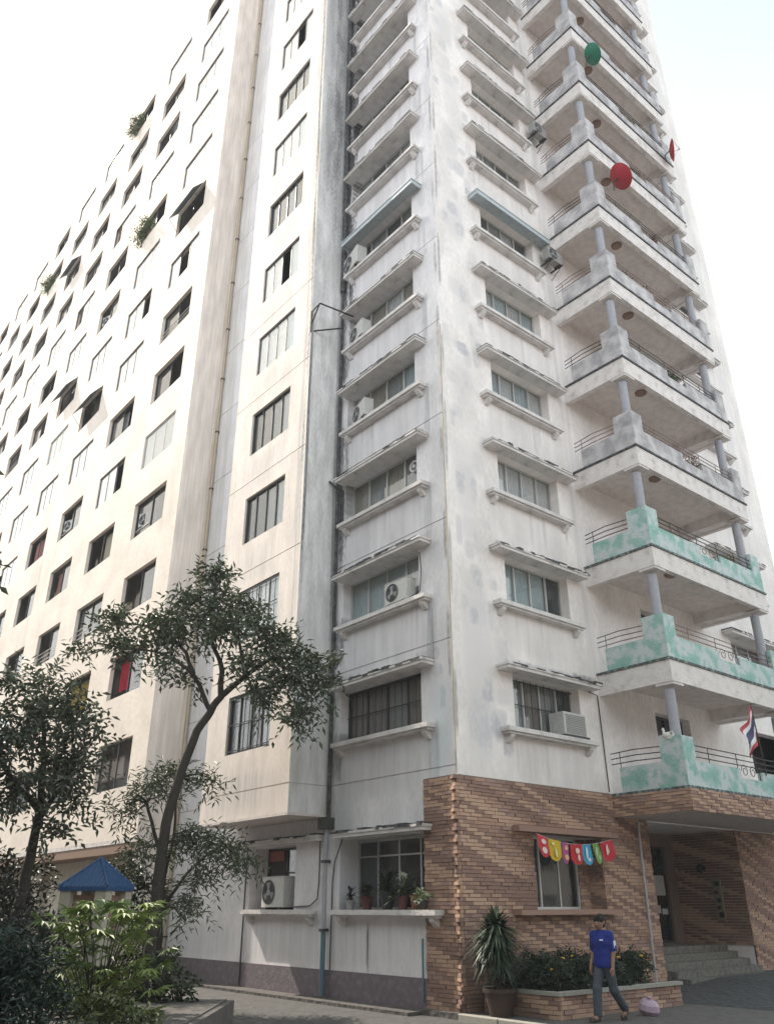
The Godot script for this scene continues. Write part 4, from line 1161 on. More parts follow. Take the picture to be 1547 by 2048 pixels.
# open shrub of hand-shaped leaves on thin stems
func palmate_shrub():
	var t := thing("shrub", "bright yellow green shrub with hand shaped leaves before the booth", "shrub", ahead(13.0, -4.0), 0.87696)
	var rng := RandomNumberGenerator.new()
	rng.seed = 421
	var tb := MB.new(); var cb := MB.new()
	for i in 200:
		var a := rng.randf() * TAU
		var h := rng.randf_range(0.45, 1.85)
		var rr := rng.randf_range(0.1, 1.05) * (1.0 - 0.25 * absf(h - 1.2))
		var p := Vector3(cos(a) * rr, h, sin(a) * rr * 0.8)
		var root := Vector3(cos(a) * 0.12, 0.3, sin(a) * 0.1)
		if i % 3 == 0: limb(tb, rng, [root, Vector3(p.x * 0.45, h * 0.6, p.z * 0.45), p + Vector3(0, -0.03, 0)], 0.012, 0.004)
		var ax := (Vector3(cos(a), 0.5, sin(a)) + rdir(rng) * 0.5).normalized()
		var s := ax.cross(Vector3.UP).normalized(); var u := s.cross(ax).normalized()
		var tone := rng.randf()
		for k in 8:
			var b := lerpf(-1.9, 1.9, k / 7.0)
			var d := (ax * cos(b) + s * sin(b) + u * 0.12 + Vector3.DOWN * 0.45).normalized()
			cb.col = Color(0.065, 0.105, 0.028).lerp(Color(0.20, 0.25, 0.065), clampf(tone + rng.randf_range(-0.2, 0.2), 0, 1))
			cb.leaf(p, d, u, rng.randf_range(0.17, 0.26), 0.052)
	part(t, "stems", tb.done(), M.bark)
	part(t, "foliage", cb.done(), M.leaf)

# ---------------------------------------------------------------- the street and what stands on it
func street():
	var asphalt := tri_mat(0.055, 0.053, 0.058, 0.85, ramp_tex(101, 0.03, 512, [[0.0, Color(0.6, 0.6, 0.6)], [0.5, Color(0.95, 0.95, 0.95)], [1.0, Color(1.3, 1.3, 1.3)]]), 0.2, bump_tex(102, 0.1, 256, 3.0), 0.5)
	M.pave = tri_mat(0.11, 0.10, 0.095, 0.9, ramp_tex(103, 0.02, 512, [[0.0, Color(0.5, 0.5, 0.5)], [0.5, Color(0.9, 0.88, 0.87)], [1.0, Color(1, 1, 1)]]), 0.3, bump_tex(104, 0.08, 256, 3.0), 0.5)
	M.kerb = tri_mat(0.36, 0.34, 0.30, 0.9, M.speck, 0.8)
	M.soil = tri_mat(0.05, 0.04, 0.03, 1.0, M.speck, 1.2)
	var mb := MB.new()
	mb.quad(Vector3(-300, -0.1, 300), Vector3(300, -0.1, 300), Vector3(300, -0.1, -300), Vector3(-300, -0.1, -300))
	structure("ground", mb.done(), tri_mat(0.09, 0.086, 0.083, 0.9, ramp_tex(105, 0.02, 512, [[0.0, Color(0.55, 0.55, 0.55)], [0.5, Color(0.9, 0.9, 0.9)], [1.0, Color(1, 1, 1)]]), 0.25, bump_tex(106, 0.1, 256, 3.0), 0.4))
	mb = MB.new()
	mb.box(-1.0, 7.9, -0.3, 0.0, -4.6, 0.2)
	structure("pavement", mb.done(), M.pave)
	mb = MB.new()
	var x := 0.15
	while x < 6.5:
		mb.cbox(x, x + 0.98, -0.3, 0.015, 0.2, 0.35, 0.012)
		x += 1.0
	structure("kerb", mb.done(), M.kerb)
	mb = MB.new()
	mb.quad(Vector3(-0.5, 0.004, -4.6), Vector3(7.9, 0.004, -4.6), Vector3(7.9, 0.25, -8.0), Vector3(-0.5, 0.25, -8.0))
	mb.quad(Vector3(-0.5, 0.25, -8.0), Vector3(7.9, 0.25, -8.0), Vector3(7.9, 0.25, -40.0), Vector3(-0.5, 0.25, -40.0))
	structure("driveway", mb.done(), asphalt)
	mb = MB.new()
	mb.quad(Vector3(8, 0.262, 29), Vector3(70, 0.262, 29), Vector3(70, 0.262, -60), Vector3(8, 0.262, -60))
	mb.quad(Vector3(7.9, -0.1, 29), Vector3(8, 0.262, 29), Vector3(8, 0.262, -60), Vector3(7.9, -0.1, -60))
	structure("street", mb.done(), tri_mat(0.40, 0.375, 0.35, 0.9, M.speck, 0.3))
	mb = MB.new()
	mb.box(-12.5, -1.0, -0.3, -0.04, 0.036, 0.55)
	structure("path", mb.done(), M.pave)
	# planting bed with a low wall under the shrubs at the left
	var bed := MB.new()
	bed.box(-2.6, 0.72, -0.2, 0.42, -2.6, 2.0)
	var low := thing("planting_bed", "low grey walled planting bed under the foreground shrubs", "planter", ahead(12.7, -3.2), 0.87696)
	part(low, "wall", bed.done(), M.pave)
	part(low, "soil", boxmesh(-2.5, 0.62, 0.42, 0.44, -2.5, 1.9), M.pave)

func planter():
	var p := thing("brick_planter", "low brick planter with pale coping along the brick wall", "planter")
	part(p, "bed", boxmesh(0.1, 1.86, 0.0, 0.34, -4.15, -0.5), M.soil)
	var mb := MB.new()
	mb.box(0.1, 1.95, 0.36, 0.42, -0.52, -0.38)
	mb.box(1.80, 1.96, 0.36, 0.42, -4.2, -0.52)
	part(p, "coping", mb.done(), M.kerb)
	part(p, "wall", boxmesh(0.1, 1.86, -0.05, 0.36, -0.5, -0.44), M.mortar)
	part(p, "wall", boxmesh(1.84, 1.88, -0.05, 0.36, -4.18, -0.44), M.mortar)
	bricks(p, Vector3(1.87, 0.0, -0.42), PI / 2, 3.76, 0.36, [], 321, 100)
	bricks(p, Vector3(0.1, 0.0, -0.45), 0, 1.83, 0.36, [], 322, 60, false)
	var h := thing("flower_bed", "dark leafy marigold plants filling the brick planter", "plants", Vector3(1.0, 0.34, -2.3))
	var rng := RandomNumberGenerator.new()
	rng.seed = 431
	var cb := MB.new()
	for i in 40:
		var c := Vector3(rng.randf_range(-0.7, 0.65), rng.randf_range(0.08, 0.55), rng.randf_range(-1.7, 1.7))
		clump(cb, rng, c, Vector3(0.3, 0.22, 0.3), 60, 0.085, 0.04, Color(0.014, 0.026, 0.016), Color(0.04, 0.06, 0.03), 6, 0.0, 0.4)
	part(h, "foliage", cb.done(), M.leaf)
	var fl := mat(0.55, 0.33, 0.03, 0.7)
	var fm := MB.new()
	fm.lathe([Vector2(0.0, -0.02), Vector2(0.035, -0.01), Vector2(0.045, 0.01), Vector2(0.03, 0.025), Vector2(0.0, 0.03)], 9)
	var fmesh := fm.done()
	for q in [[0.5, 0.56, 1.2], [0.2, 0.5, -0.9], [0.6, 0.42, 0.5], [0.4, 0.52, -1.4], [0.55, 0.4, 1.6], [0.0, 0.55, 0.3]]:
		part(h, "flower", fmesh, fl, Vector3(q[0], q[1], q[2]))

func pot_mesh(r: float, h: float) -> ArrayMesh:
	var mb := MB.new()
	mb.lathe([Vector2(0.0, 0.0), Vector2(r * 0.68, 0.0), Vector2(r * 0.95, h * 0.86), Vector2(r * 1.06, h * 0.86), Vector2(r * 1.06, h), Vector2(r * 0.92, h), Vector2(r * 0.9, h * 0.9), Vector2(0, h * 0.9)], 20)
	return mb.done()

func strap_plant(mb: MB, rng: RandomNumberGenerator, c: Vector3, n: int, l: float, w: float, c0: Color, c1: Color, low := -0.9):
	for i in n:
		var a := rng.randf() * TAU
		var el := rng.randf_range(low, 1.35)
		var d := Vector3(cos(a) * cos(el), sin(el), sin(a) * cos(el))
		var L := l * rng.randf_range(0.75, 1.1)
		var p := c + Vector3(0, rng.randf_range(-0.12, 0.12), 0)
		mb.col = c0.lerp(c1, rng.randf())
		var s := d.cross(Vector3.UP).normalized()
		var prev := p; var pw := w * 0.6
		for k in 5:
			var f := (k + 1) / 5.0
			var q := p + d * L * f + Vector3.DOWN * L * 0.36 * f * f
			var qw: float = w * [1.0, 1.0, 0.85, 0.55, 0.06][k]
			mb.quad(prev - s * pw * 0.5, prev + s * pw * 0.5, q + s * qw * 0.5, q - s * qw * 0.5)
			prev = q; pw = qw

func potted_plants():
	var terra := tri_mat(0.26, 0.10, 0.055, 0.9, M.speck, 1.5)
	var brown := tri_mat(0.06, 0.034, 0.025, 0.7, M.speck, 1.2)
	var rng := RandomNumberGenerator.new()
	rng.seed = 441
	var o := thing("potted_dracaena", "tall dracaena with drooping strap leaves in a brown pot by the brick corner", "potted plant", Vector3(0.85, 0.0, -0.06))
	part(o, "pot", pot_mesh(0.3, 0.44), brown)
	var tb := MB.new()
	for q in [[-0.1, 1.15, 0.02], [0.05, 1.3, 0.06], [-0.02, 1.0, -0.06]]:
		tb.tube([Vector3(q[0] * 0.4, 0.36, q[2] * 0.5), Vector3(q[0] * 0.7, 0.7, q[2]), Vector3(q[0], q[1], q[2])], [0.022, 0.018, 0.015], 7)
	part(o, "stem", tb.done(), M.bark)
	var cb := MB.new()
	strap_plant(cb, rng, Vector3(-0.1, 1.22, 0.02), 300, 0.60, 0.052, Color(0.014, 0.034, 0.016), Color(0.05, 0.075, 0.045))
	strap_plant(cb, rng, Vector3(0.05, 1.38, 0.06), 300, 0.58, 0.052, Color(0.014, 0.034, 0.016), Color(0.06, 0.09, 0.055), -0.5)
	strap_plant(cb, rng, Vector3(-0.02, 1.1, -0.06), 200, 0.55, 0.05, Color(0.012, 0.03, 0.014), Color(0.04, 0.06, 0.035))
	part(o, "foliage", cb.done(), M.leaf)
	# pots on the ledge of the ground-floor window
	var specs := [
		["small pale pot with curling dark leaves, leftmost on the window ledge", -3.55, mat(0.35, 0.34, 0.33, 0.8), 0.10, 0.2, 18, 0.22, Color(0.012, 0.02, 0.014)],
		["dark red pot of low foliage, second on the window ledge", -2.95, mat(0.12, 0.04, 0.035, 0.8), 0.14, 0.26, 30, 0.3, Color(0.03, 0.03, 0.02)],
		["tall dark pot with bushy plant in the middle of the window ledge", -2.25, mat(0.03, 0.035, 0.035, 0.7), 0.16, 0.34, 46, 0.42, Color(0.016, 0.028, 0.012)],
		["dull red pot with pale flowering stems on the window ledge", -1.72, mat(0.14, 0.05, 0.045, 0.8), 0.12, 0.26, 26, 0.45, Color(0.05, 0.07, 0.03)],
		["orange terracotta pot near the brick end of the window ledge", -1.3, terra, 0.14, 0.27, 10, 0.2, Color(0.04, 0.06, 0.03)]]
	for s in specs:
		var t := thing("potted_plant", s[0], "potted plant", Vector3(s[1], 1.722, 0.02), 0, "pots on the window ledge")
		part(t, "pot", pot_mesh(s[3], s[4]), s[2])
		var b := MB.new()
		strap_plant(b, rng, Vector3(0, s[4] + 0.05, 0), int(s[5] * 1.9), s[6] * 1.3, 0.055, s[7], s[7] * 2.2, 0.1)
		if s[1] == -1.72:
			clump(b, rng, Vector3(0.03, s[4] + 0.42, 0.05), Vector3(0.14, 0.07, 0.1), 7, 0.09, 0.05, Color(0.5, 0.5, 0.45), Color(0.6, 0.6, 0.5), 4, 0.0, 0.5)
		part(t, "foliage", b.done(), M.leaf)
	var t := thing("potted_plant", "trailing plant with pale variegated leaves at the brick end of the ledge", "potted plant", Vector3(-0.98, 1.722, 0.14), 0, "pots on the window ledge")
	part(t, "pot", pot_mesh(0.1, 0.17), mat(0.05, 0.04, 0.035, 0.8))
	var b := MB.new()
	clump(b, rng, Vector3(0.05, 0.25, 0.05), Vector3(0.2, 0.14, 0.16), 16, 0.1, 0.07, Color(0.12, 0.16, 0.05), Color(0.5, 0.52, 0.4), 4, 0.2, 0.5)
	part(t, "foliage", b.done(), M.leaf)

func booth():
	var o := thing("booth", "small cream booth with blue ribbed pyramid roof behind the shrubs", "booth", ahead(17.0, -5.5), 0.87696 - 0.22)
	var blue := tri_mat(0.025, 0.085, 0.215, 0.5, M.speck, 0.6)
	var cream := tri_mat(0.50, 0.46, 0.38, 0.9, M.speck, 0.5)
	var mb := MB.new()
	var R := 0.5; var y0 := 2.12; var y1 := 2.62
	var cn := [Vector3(-R, y0, R), Vector3(R, y0, R), Vector3(R, y0, -R), Vector3(-R, y0, -R)]
	var ap := Vector3(0, y1, 0)
	for i in 4:
		var a: Vector3 = cn[i]; var b: Vector3 = cn[(i + 1) % 4]
		mb.tri(a, b, ap)
		mb.quad(a + Vector3(0, -0.07, 0), b + Vector3(0, -0.07, 0), b, a)
		mb.tube([a + Vector3(0, 0.01, 0), ap + Vector3(0, 0.015, 0)], [0.022], 6)
	mb.quad(cn[0] + Vector3(0, -0.07, 0), cn[3] + Vector3(0, -0.07, 0), cn[2] + Vector3(0, -0.07, 0), cn[1] + Vector3(0, -0.07, 0))
	var roof := part(o, "roof", mb.done(), blue)
	for i in 4:
		var a: Vector3 = cn[i]; var b: Vector3 = cn[(i + 1) % 4]
		for k in range(1, 12):
			var f := k / 12.0
			var foot := a.lerp(b, f)
			var rise := 1.0 - absf(f * 2.0 - 1.0)
			var tip := foot.lerp(ap, rise) if f == 0.5 else foot + (ap - a.lerp(b, 0.5)) * rise
			var rb := MB.new()
			rb.tube([foot + Vector3(0, 0.006, 0), tip + Vector3(0, 0.006, 0)], [0.013], 5)
			part(roof, "rib", rb.done(), blue)
	for q in [[-0.36, 0.36], [0.36, 0.36], [0.36, -0.36], [-0.36, -0.36]]:
		part(o, "post", boxmesh(-0.11, 0.11, 0, 2.05, -0.11, 0.11), cream, Vector3(q[0], 0, q[1]))
	part(o, "panel", boxmesh(-0.33, 0.33, 0, 1.2, -0.33, 0.33), cream)
	for i in 5:
		part(o, "louvre", boxmesh(-0.28, 0.28, 0, 0.1, 0.32, 0.36), M.brown_beam, Vector3(0, 1.32 + 0.14 * i, 0))
		part(o, "louvre", boxmesh(0.32, 0.36, 0, 0.1, -0.28, 0.28), M.brown_beam, Vector3(0, 1.32 + 0.14 * i, 0))

# ---------------------------------------------------------------- small things on the building
func dish(label: String, pos: Vector3, face: Vector3, r: float, m: Material, back: Material):
	var o := thing("satellite_dish", label, "satellite dish", pos, 0, "satellite dishes on the balconies")
	var z := face.normalized(); var x := Vector3.UP.cross(z).normalized(); var y := z.cross(x)
	var xf := Transform3D(Basis(x, z, -y), Vector3.ZERO)
	var prof := []
	for i in 11:
		var t := i / 10.0
		prof.append(Vector2(r * t, 0.28 * r * t * t))
	var mb := MB.new()
	mb.lathe(prof, 36, xf)
	var rim := []
	for i in 11: rim.append(Vector2(r * (1.0 - i / 10.0), 0.28 * r * pow(1.0 - i / 10.0, 2) - 0.012))
	mb.lathe(rim, 36, xf)
	mb.lathe([Vector2(r, 0.28 * r), Vector2(r + 0.012, 0.28 * r - 0.006), Vector2(r, 0.28 * r - 0.014)], 36, xf)
	part(o, "reflector", mb.done(), m)
	mb = MB.new()
	for k in 3:
		var a := TAU * k / 3 + PI / 2
		mb.tube([xf * Vector3(cos(a) * r * 0.92, 0.25 * r, sin(a) * r * 0.92), xf * Vector3(0, 0.85 * r, 0)], [0.009], 5)
	part(o, "feed_arm", mb.done(), M.alu)
	mb = MB.new()
	mb.lathe([Vector2(0.0, 0.78 * r), Vector2(0.045, 0.78 * r), Vector2(0.05, 0.92 * r), Vector2(0.0, 0.95 * r)], 12, xf)
	part(o, "feed_horn", mb.done(), back)
	mb = MB.new()
	mb.tube([Vector3.ZERO, Vector3(-0.22, -0.05, 0), Vector3(-0.24, -r * 0.9, 0)], [0.025], 7)
	part(o, "mount", mb.done(), M.dark_metal)

func flag():
	var o := thing("flag", "red white and blue striped flag drooping from a pole on the lowest balcony", "flag", Vector3(2.2, 4.86, -8.9))
	var top := Vector3(0.32, 1.62, 0.78)
	pipe(o, "pole", [Vector3(-0.1, -0.15, -0.12), Vector3(0, 0, 0), top], 0.016, M.dark_metal)
	var mb := MB.new()
	mb.lathe([Vector2(0, -0.03), Vector2(0.03, 0), Vector2(0, 0.06)], 8, Transform3D(Basis.IDENTITY, top))
	part(o, "finial", mb.done(), mat(0.5, 0.42, 0.2, 0.5))
	var red := mat(0.42, 0.03, 0.05, 0.8); var white := mat(0.68, 0.66, 0.66, 0.8); var blue := mat(0.02, 0.022, 0.10, 0.8)
	var rows := [[0.0, 0.1667, red], [0.1667, 0.3333, white], [0.3333, 0.6667, blue], [0.6667, 0.8333, white], [0.8333, 1.0, red]]
	var hoist := 0.85; var fly := 1.15
	var dirp := top.normalized()
	for rw in rows:
		mb = MB.new()
		for i in 12:
			for j in 2:
				var q := []
				for e in [[0, 0], [1, 0], [1, 1], [0, 1]]:
					var s: float = (i + e[0]) / 12.0
					var t: float = lerpf(rw[0], rw[1], (j + e[1]) / 2.0)
					var p: Vector3 = top - dirp * (0.04 + hoist * t)
					# the fly end falls and swings back towards the wall
					var fall := s * fly
					p += Vector3(0.0, -0.80, 0.55) * fall * (0.62 + 0.30 * (1.0 - t)) + Vector3(0.10 * sin(s * 7.0 + t * 4.0) * s, 0, (0.16 * sin(s * 9.0 + t * 2.0) + 0.18 * s * s) * (0.4 + s) * 0.7)
					q.append(p)
				mb.quad(q[0], q[1], q[2], q[3])
		part(o, "stripe", mb.done(), rw[2])

func swan():
	var o := thing("swan_planter", "white bird shaped planter on the teal corner pier", "ornament", Vector3(1.75, 5.33, -5.32), -0.6)
	var mb := MB.new()
	mb.lathe([Vector2(0.0, 0.0), Vector2(0.07, 0.0), Vector2(0.13, 0.07), Vector2(0.14, 0.12), Vector2(0.11, 0.15), Vector2(0.0, 0.13)], 16, Transform3D(Basis.from_scale(Vector3(1.5, 1.0, 0.9)), Vector3(0.04, 0, 0)))
	mb.tube([Vector3(-0.12, 0.08, 0), Vector3(-0.19, 0.15, 0), Vector3(-0.17, 0.25, 0), Vector3(-0.2, 0.29, 0), Vector3(-0.27, 0.27, 0)], [0.045, 0.035, 0.03, 0.035, 0.01], 8)
	mb.tube([Vector3(0.15, 0.1, 0), Vector3(0.3, 0.15, 0.0)], [0.08, 0.015], 8)
	part(o, "body", mb.done(), mat(0.75, 0.75, 0.70, 0.5))

func bunting():
	var o := thing("bunting", "string of seven coloured paper pennants across the brick framed window", "bunting", Vector3(0.34, 3.07, -2.08), PI / 2)
	var cols := [Color(0.5, 0.02, 0.03), Color(0.62, 0.42, 0.02), Color(0.42, 0.05, 0.22), Color(0.5, 0.025, 0.03), Color(0.03, 0.30, 0.50), Color(0.14, 0.32, 0.05), Color(0.5, 0.02, 0.04)]
	var accent := [Color(0.75, 0.6, 0.55), Color(0.70, 0.62, 0.25), Color(0.68, 0.40, 0.20), Color(0.75, 0.55, 0.5), Color(0.62, 0.68, 0.72), Color(0.5, 0.55, 0.4), Color(0.72, 0.62, 0.5)]
	var n := 7
	var pts := []
	for i in n + 1:
		var f := float(i) / n
		pts.append(Vector3(-0.12 + 2.62 * f, 0.12 - 0.42 * 4 * f * (1 - f) * 0.38 - 0.02 * f, 0.01 * sin(i * 2.0)))
	pipe(o, "string", pts, 0.004, M.white_frame)
	for i in n:
		var a: Vector3 = pts[i].lerp(pts[i + 1], 0.06); var b: Vector3 = pts[i].lerp(pts[i + 1], 0.94)
		var mb := MB.new()
		var w := (b - a); var h := 0.43
		var tw := 0.05 * sin(i * 2.3)
		var out := []
		for e in [[0.0, 0.0], [0.0, 0.72], [0.2, 0.92], [0.5, 1.0], [0.8, 0.92], [1.0, 0.72], [1.0, 0.0]]:
			out.append(a + w * e[0] + Vector3(0.05 * e[1], -h * e[1], tw * (e[0] - 0.5) * 2 + 0.03 * sin(e[1] * 3.0 + i)))
		for k in range(1, 6): mb.tri(out[0], out[k], out[k + 1])
		var m := mat(cols[i].r, cols[i].g, cols[i].b, 0.6)
		var p := part(o, "pennant", mb.done(), m)
		# printed pale figure, too blurred in the photograph to read: soft rounded patches
		var c: Vector3 = a + w * 0.5 + Vector3(0.025, -h * 0.48, 0.02)
		var ux := w.normalized()
		var g := MB.new()
		var patches: Array = [[[0.0, 0.09, 0.075, 0.05], [0.02, -0.08, 0.08, 0.065]], [[-0.07, 0.12, 0.06, 0.035], [0.03, -0.03, 0.05, 0.11]], [[0.0, 0.1, 0.06, 0.05], [0.0, -0.09, 0.07, 0.06]], [[0.0, 0.07, 0.07, 0.06], [0.03, -0.07, 0.04, 0.07]], [[-0.05, 0.03, 0.04, 0.13], [0.03, -0.11, 0.06, 0.04]], [[-0.05, 0.03, 0.035, 0.12], [0.04, -0.09, 0.03, 0.05]], [[-0.04, 0.03, 0.04, 0.12], [0.04, 0.0, 0.05, 0.05]]][i]
		for q in patches:
			for k in 14:
				var t0 := TAU * k / 14; var t1 := TAU * (k + 1) / 14
				var o0: Vector3 = c + ux * q[0] + Vector3.UP * q[1]
				g.tri(o0, o0 + ux * cos(t0) * q[2] + Vector3.UP * sin(t0) * q[3], o0 + ux * cos(t1) * q[2] + Vector3.UP * sin(t1) * q[3])
		part(p, "figure", g.done(), mat(accent[i].r, accent[i].g, accent[i].b, 0.6))

func small_things():
	ac_unit("air conditioner outdoor unit with round fan inside the ground floor window beside the drainpipe", Vector3(-6.75, 1.722, -0.12), 0, "air conditioner units", 1.25)
	ac_unit("clean air conditioner unit on the right of the second floor ledge, corner tower's left face", Vector3(-1.68, 8.42, 0.06), 0, "air conditioner units")
	ac_unit("air conditioner unit on the left of the fourth floor ledge, corner tower's left face", Vector3(-3.25, 14.42, 0.08), -0.25, "air conditioner units")
	ac_unit("air conditioner unit on the left of the fifth floor ledge, corner tower's left face", Vector3(-3.45, 17.42, 0.08), -0.2, "air conditioner units")
	ac_unit("air conditioner unit under the blue hood on the left of its ledge", Vector3(-3.75, 20.42, 0.10), -0.2, "air conditioner units", 1.2)
	window_ac("boxy window air conditioner with slatted front above the brick wall", Vector3(0.0, 5.42, -3.87), PI / 2, "air conditioner units")
	ac_unit("dark air conditioner unit on brackets between blue hooded window and balconies", Vector3(0.32, 20.9, -5.02), PI / 2, "air conditioner units", 0.85, true)
	ac_unit("dark air conditioner unit on brackets near the green dish, higher of the two", Vector3(0.32, 26.9, -5.02), PI / 2, "air conditioner units", 0.85, true)
	for y in [20.9, 26.9]:
		var o := thing("wall_bracket", "iron bracket under the %s dark air conditioner unit" % ("lower" if y < 22 else "higher"), "bracket", Vector3(0.0, y, -5.02), PI / 2, "air conditioner brackets")
		for x in [-0.25, 0.25]:
			var mb := MB.new()
			mb.box(x - 0.02, x + 0.02, -0.04, 0.0, 0.0, 0.5)
			mb.tube([Vector3(x, -0.35, 0.01), Vector3(x, -0.03, 0.45)], [0.012], 5)
			part(o, "arm", mb.done(), M.iron)
	var green := tri_mat(0.01, 0.19, 0.11, 0.5, M.speck, 0.8); var red := tri_mat(0.42, 0.018, 0.03, 0.5, M.speck, 0.8)
	dish("dark green satellite dish on an upper balcony", Vector3(2.5, 29.75, -5.75), Vector3(0.35, 0.62, -0.65), 0.37, green, green)
	dish("red satellite dish near the balcony corner, seen from behind with its mount", Vector3(2.5, 23.85, -6.2), Vector3(0.35, 0.62, -0.65), 0.44, red, red)
	dish("red satellite dish seen edge on at the far end of the balconies", Vector3(2.5, 28.3, -10.4), Vector3(0.72, 0.0, -0.5), 0.42, red, M.white_frame)
	flag()
	swan()
	bunting()
	var bag := MB.new()
	bag.lathe([Vector2(0.0, 0.0), Vector2(0.13, 0.01), Vector2(0.19, 0.1), Vector2(0.17, 0.2), Vector2(0.12, 0.26), Vector2(0.03, 0.28), Vector2(0.05, 0.33), Vector2(0, 0.34)], 11, Transform3D(Basis.from_euler(Vector3(0.15, 0.4, -0.2)).scaled(Vector3(1.1, 0.9, 0.9)), Vector3(0, 0.01, 0)), false)
	single("plastic_bag", bag.done(), tri_mat(0.50, 0.36, 0.46, 0.5, M.speck, 1.2), "pale pink stuffed bag lying on the pavement behind the walker", "bag", Vector3(2.45, 0.0, -2.2))
	# pots along the balcony parapets
	var prng := RandomNumberGenerator.new()
	prng.seed = 66
	for q in [[4, 8.6, "fourth", "reddish"], [5, 8.3, "fifth", "green"], [6, 6.3, "sixth", "brown"], [6, 7.5, "sixth", "dry"], [7, 8.9, "seventh", "reddish"], [8, 8.2, "eighth", "green"], [3, 9.6, "third", "dry"]]:
		var o := thing("potted_plant", "small %s plant in a pot behind the %s balcony parapet" % [q[3], q[2]], "potted plant", Vector3(1.85, 1.232 + 3.0 * q[0], -q[1]), 0, "pots on the balconies")
		part(o, "pot", pot_mesh(0.17, 0.42), M.bricks[1])
		var cl := {"reddish": Color(0.16, 0.06, 0.04), "green": Color(0.05, 0.08, 0.03), "brown": Color(0.10, 0.06, 0.04), "dry": Color(0.2, 0.15, 0.09)}[q[3]] as Color
		var mb := MB.new()
		clump(mb, prng, Vector3(0, 0.72, 0), Vector3(0.26, 0.28, 0.34), 42, 0.1, 0.045, cl * 0.7, cl * 1.4, 6)
		part(o, "foliage", mb.done(), M.leaf)
	# things kept in the openings of the wing
	var cloth := {"r": [Color(0.35, 0.01, 0.03), "red cloth hung in a low window opening of the wing beside the trunk"], "y": [Color(0.34, 0.26, 0.08), "mustard yellow sheet hung in a low window opening of the wing"], "c1": [Color(0.22, 0.11, 0.08), "brown cloths drying in an opening of the wing's third column, fourth row"], "c2": [Color(0.28, 0.10, 0.10), "reddish cloths drying in an opening of the wing's fourth column, fifth row"]}
	for q in [["r", 0, 1, 0.2, 1.1], ["y", 1, 1, 0.1, 2.6], ["c1", 2, 3, 0.4, 2.2], ["c2", 3, 4, 0.3, 2.2]]:
		var m := mat(cloth[q[0]][0].r, cloth[q[0]][0].g, cloth[q[0]][0].b, 0.9)
		var o := thing("hung_cloth", cloth[q[0]][1], "cloth", Vector3(-16.7 - 4.85 * q[1] + q[3], 5.32 + 3.2 * q[2], 0.95), 0, "washing in the wing's openings")
		part(o, "fabric", corrugated(q[4], 1.1, 0.05, 0.4), m, Vector3(0, 0.35, 0))
		part(o, "line", boxmesh(-q[3], 2.85 - q[3], 1.45, 1.46, -0.005, 0.005), M.alu)
	for q in [[0, 3, "first", "fourth"], [2, 4, "third", "fifth"], [2, 8, "third", "ninth"]]:
		ac_unit("air conditioner unit inside a dark opening of the wing's %s column, %s row up" % [q[2], q[3]], Vector3(-16.7 - 4.85 * q[0] + 0.75, 5.75 + 3.2 * q[1], 0.95), 0.3, "air conditioner units in the wing")
		var s := thing("shelf", "wall shelf under the air conditioner in the wing's %s column, %s row up" % [q[2], q[3]], "shelf", Vector3(-16.7 - 4.85 * q[0] + 0.75, 5.71 + 3.2 * q[1], 0.95), 0, "shelves in the wing's openings")
		part(s, "board", boxmesh(-0.72, 0.55, 0, 0.04, -0.55, 0.2), M.alu)
	for q in [[0, 8, "first", "ninth"], [2, 6, "third", "seventh"], [3, 7, "fourth", "eighth"], [4, 11, "fifth", "twelfth"]]:
		var o := thing("awning", "small blue grey awning tilted out of the wing's %s column, %s row up" % [q[2], q[3]], "awning", Vector3(-16.7 - 4.85 * q[0], 5.32 + 3.2 * q[1], 1.3), 0, "awnings on the wing")
		var mb := MB.new()
		mb.quad(Vector3(0.1, 0.9, 0.5), Vector3(2.6, 0.9, 0.5), Vector3(2.6, 1.58, 0.02), Vector3(0.1, 1.58, 0.02))
		mb.quad(Vector3(0.1, 0.88, 0.5), Vector3(0.1, 1.56, 0.02), Vector3(2.6, 1.56, 0.02), Vector3(2.6, 0.88, 0.5))
		part(o, "sheet", mb.done(), mat(0.2, 0.25, 0.3, 0.6))
		for x in [0.15, 2.55]: pipe(o, "stay", [Vector3(x, 0.3, 0.0), Vector3(x, 0.88, 0.48)], 0.012, M.iron)
	var rng := RandomNumberGenerator.new()
	rng.seed = 55
	for q in [[1, 9, "second", "tenth"], [2, 13, "third", "top"], [5, 12, "sixth", "thirteenth"]]:
		var o := thing("balcony_plant", "green plant spilling from an opening of the wing's %s column, %s row" % [q[2], q[3]], "plant", Vector3(-15.9 - 4.85 * q[0], 5.36 + 3.2 * q[1], 1.1), 0, "plants in the wing's openings")
		part(o, "pot", pot_mesh(0.25, 0.3), M.bricks[1])
		var mb := MB.new()
		clump(mb, rng, Vector3(0.1, 0.5, 0.3), Vector3(0.75, 0.5, 0.5), 80, 0.16, 0.06, Color(0.04, 0.07, 0.02), Color(0.14, 0.18, 0.05), 7)
		clump(mb, rng, Vector3(-0.5, 0.2, 0.4), Vector3(0.5, 0.4, 0.4), 40, 0.16, 0.06, Color(0.04, 0.07, 0.02), Color(0.14, 0.18, 0.05), 7)
		part(o, "foliage", mb.done(), M.leaf)

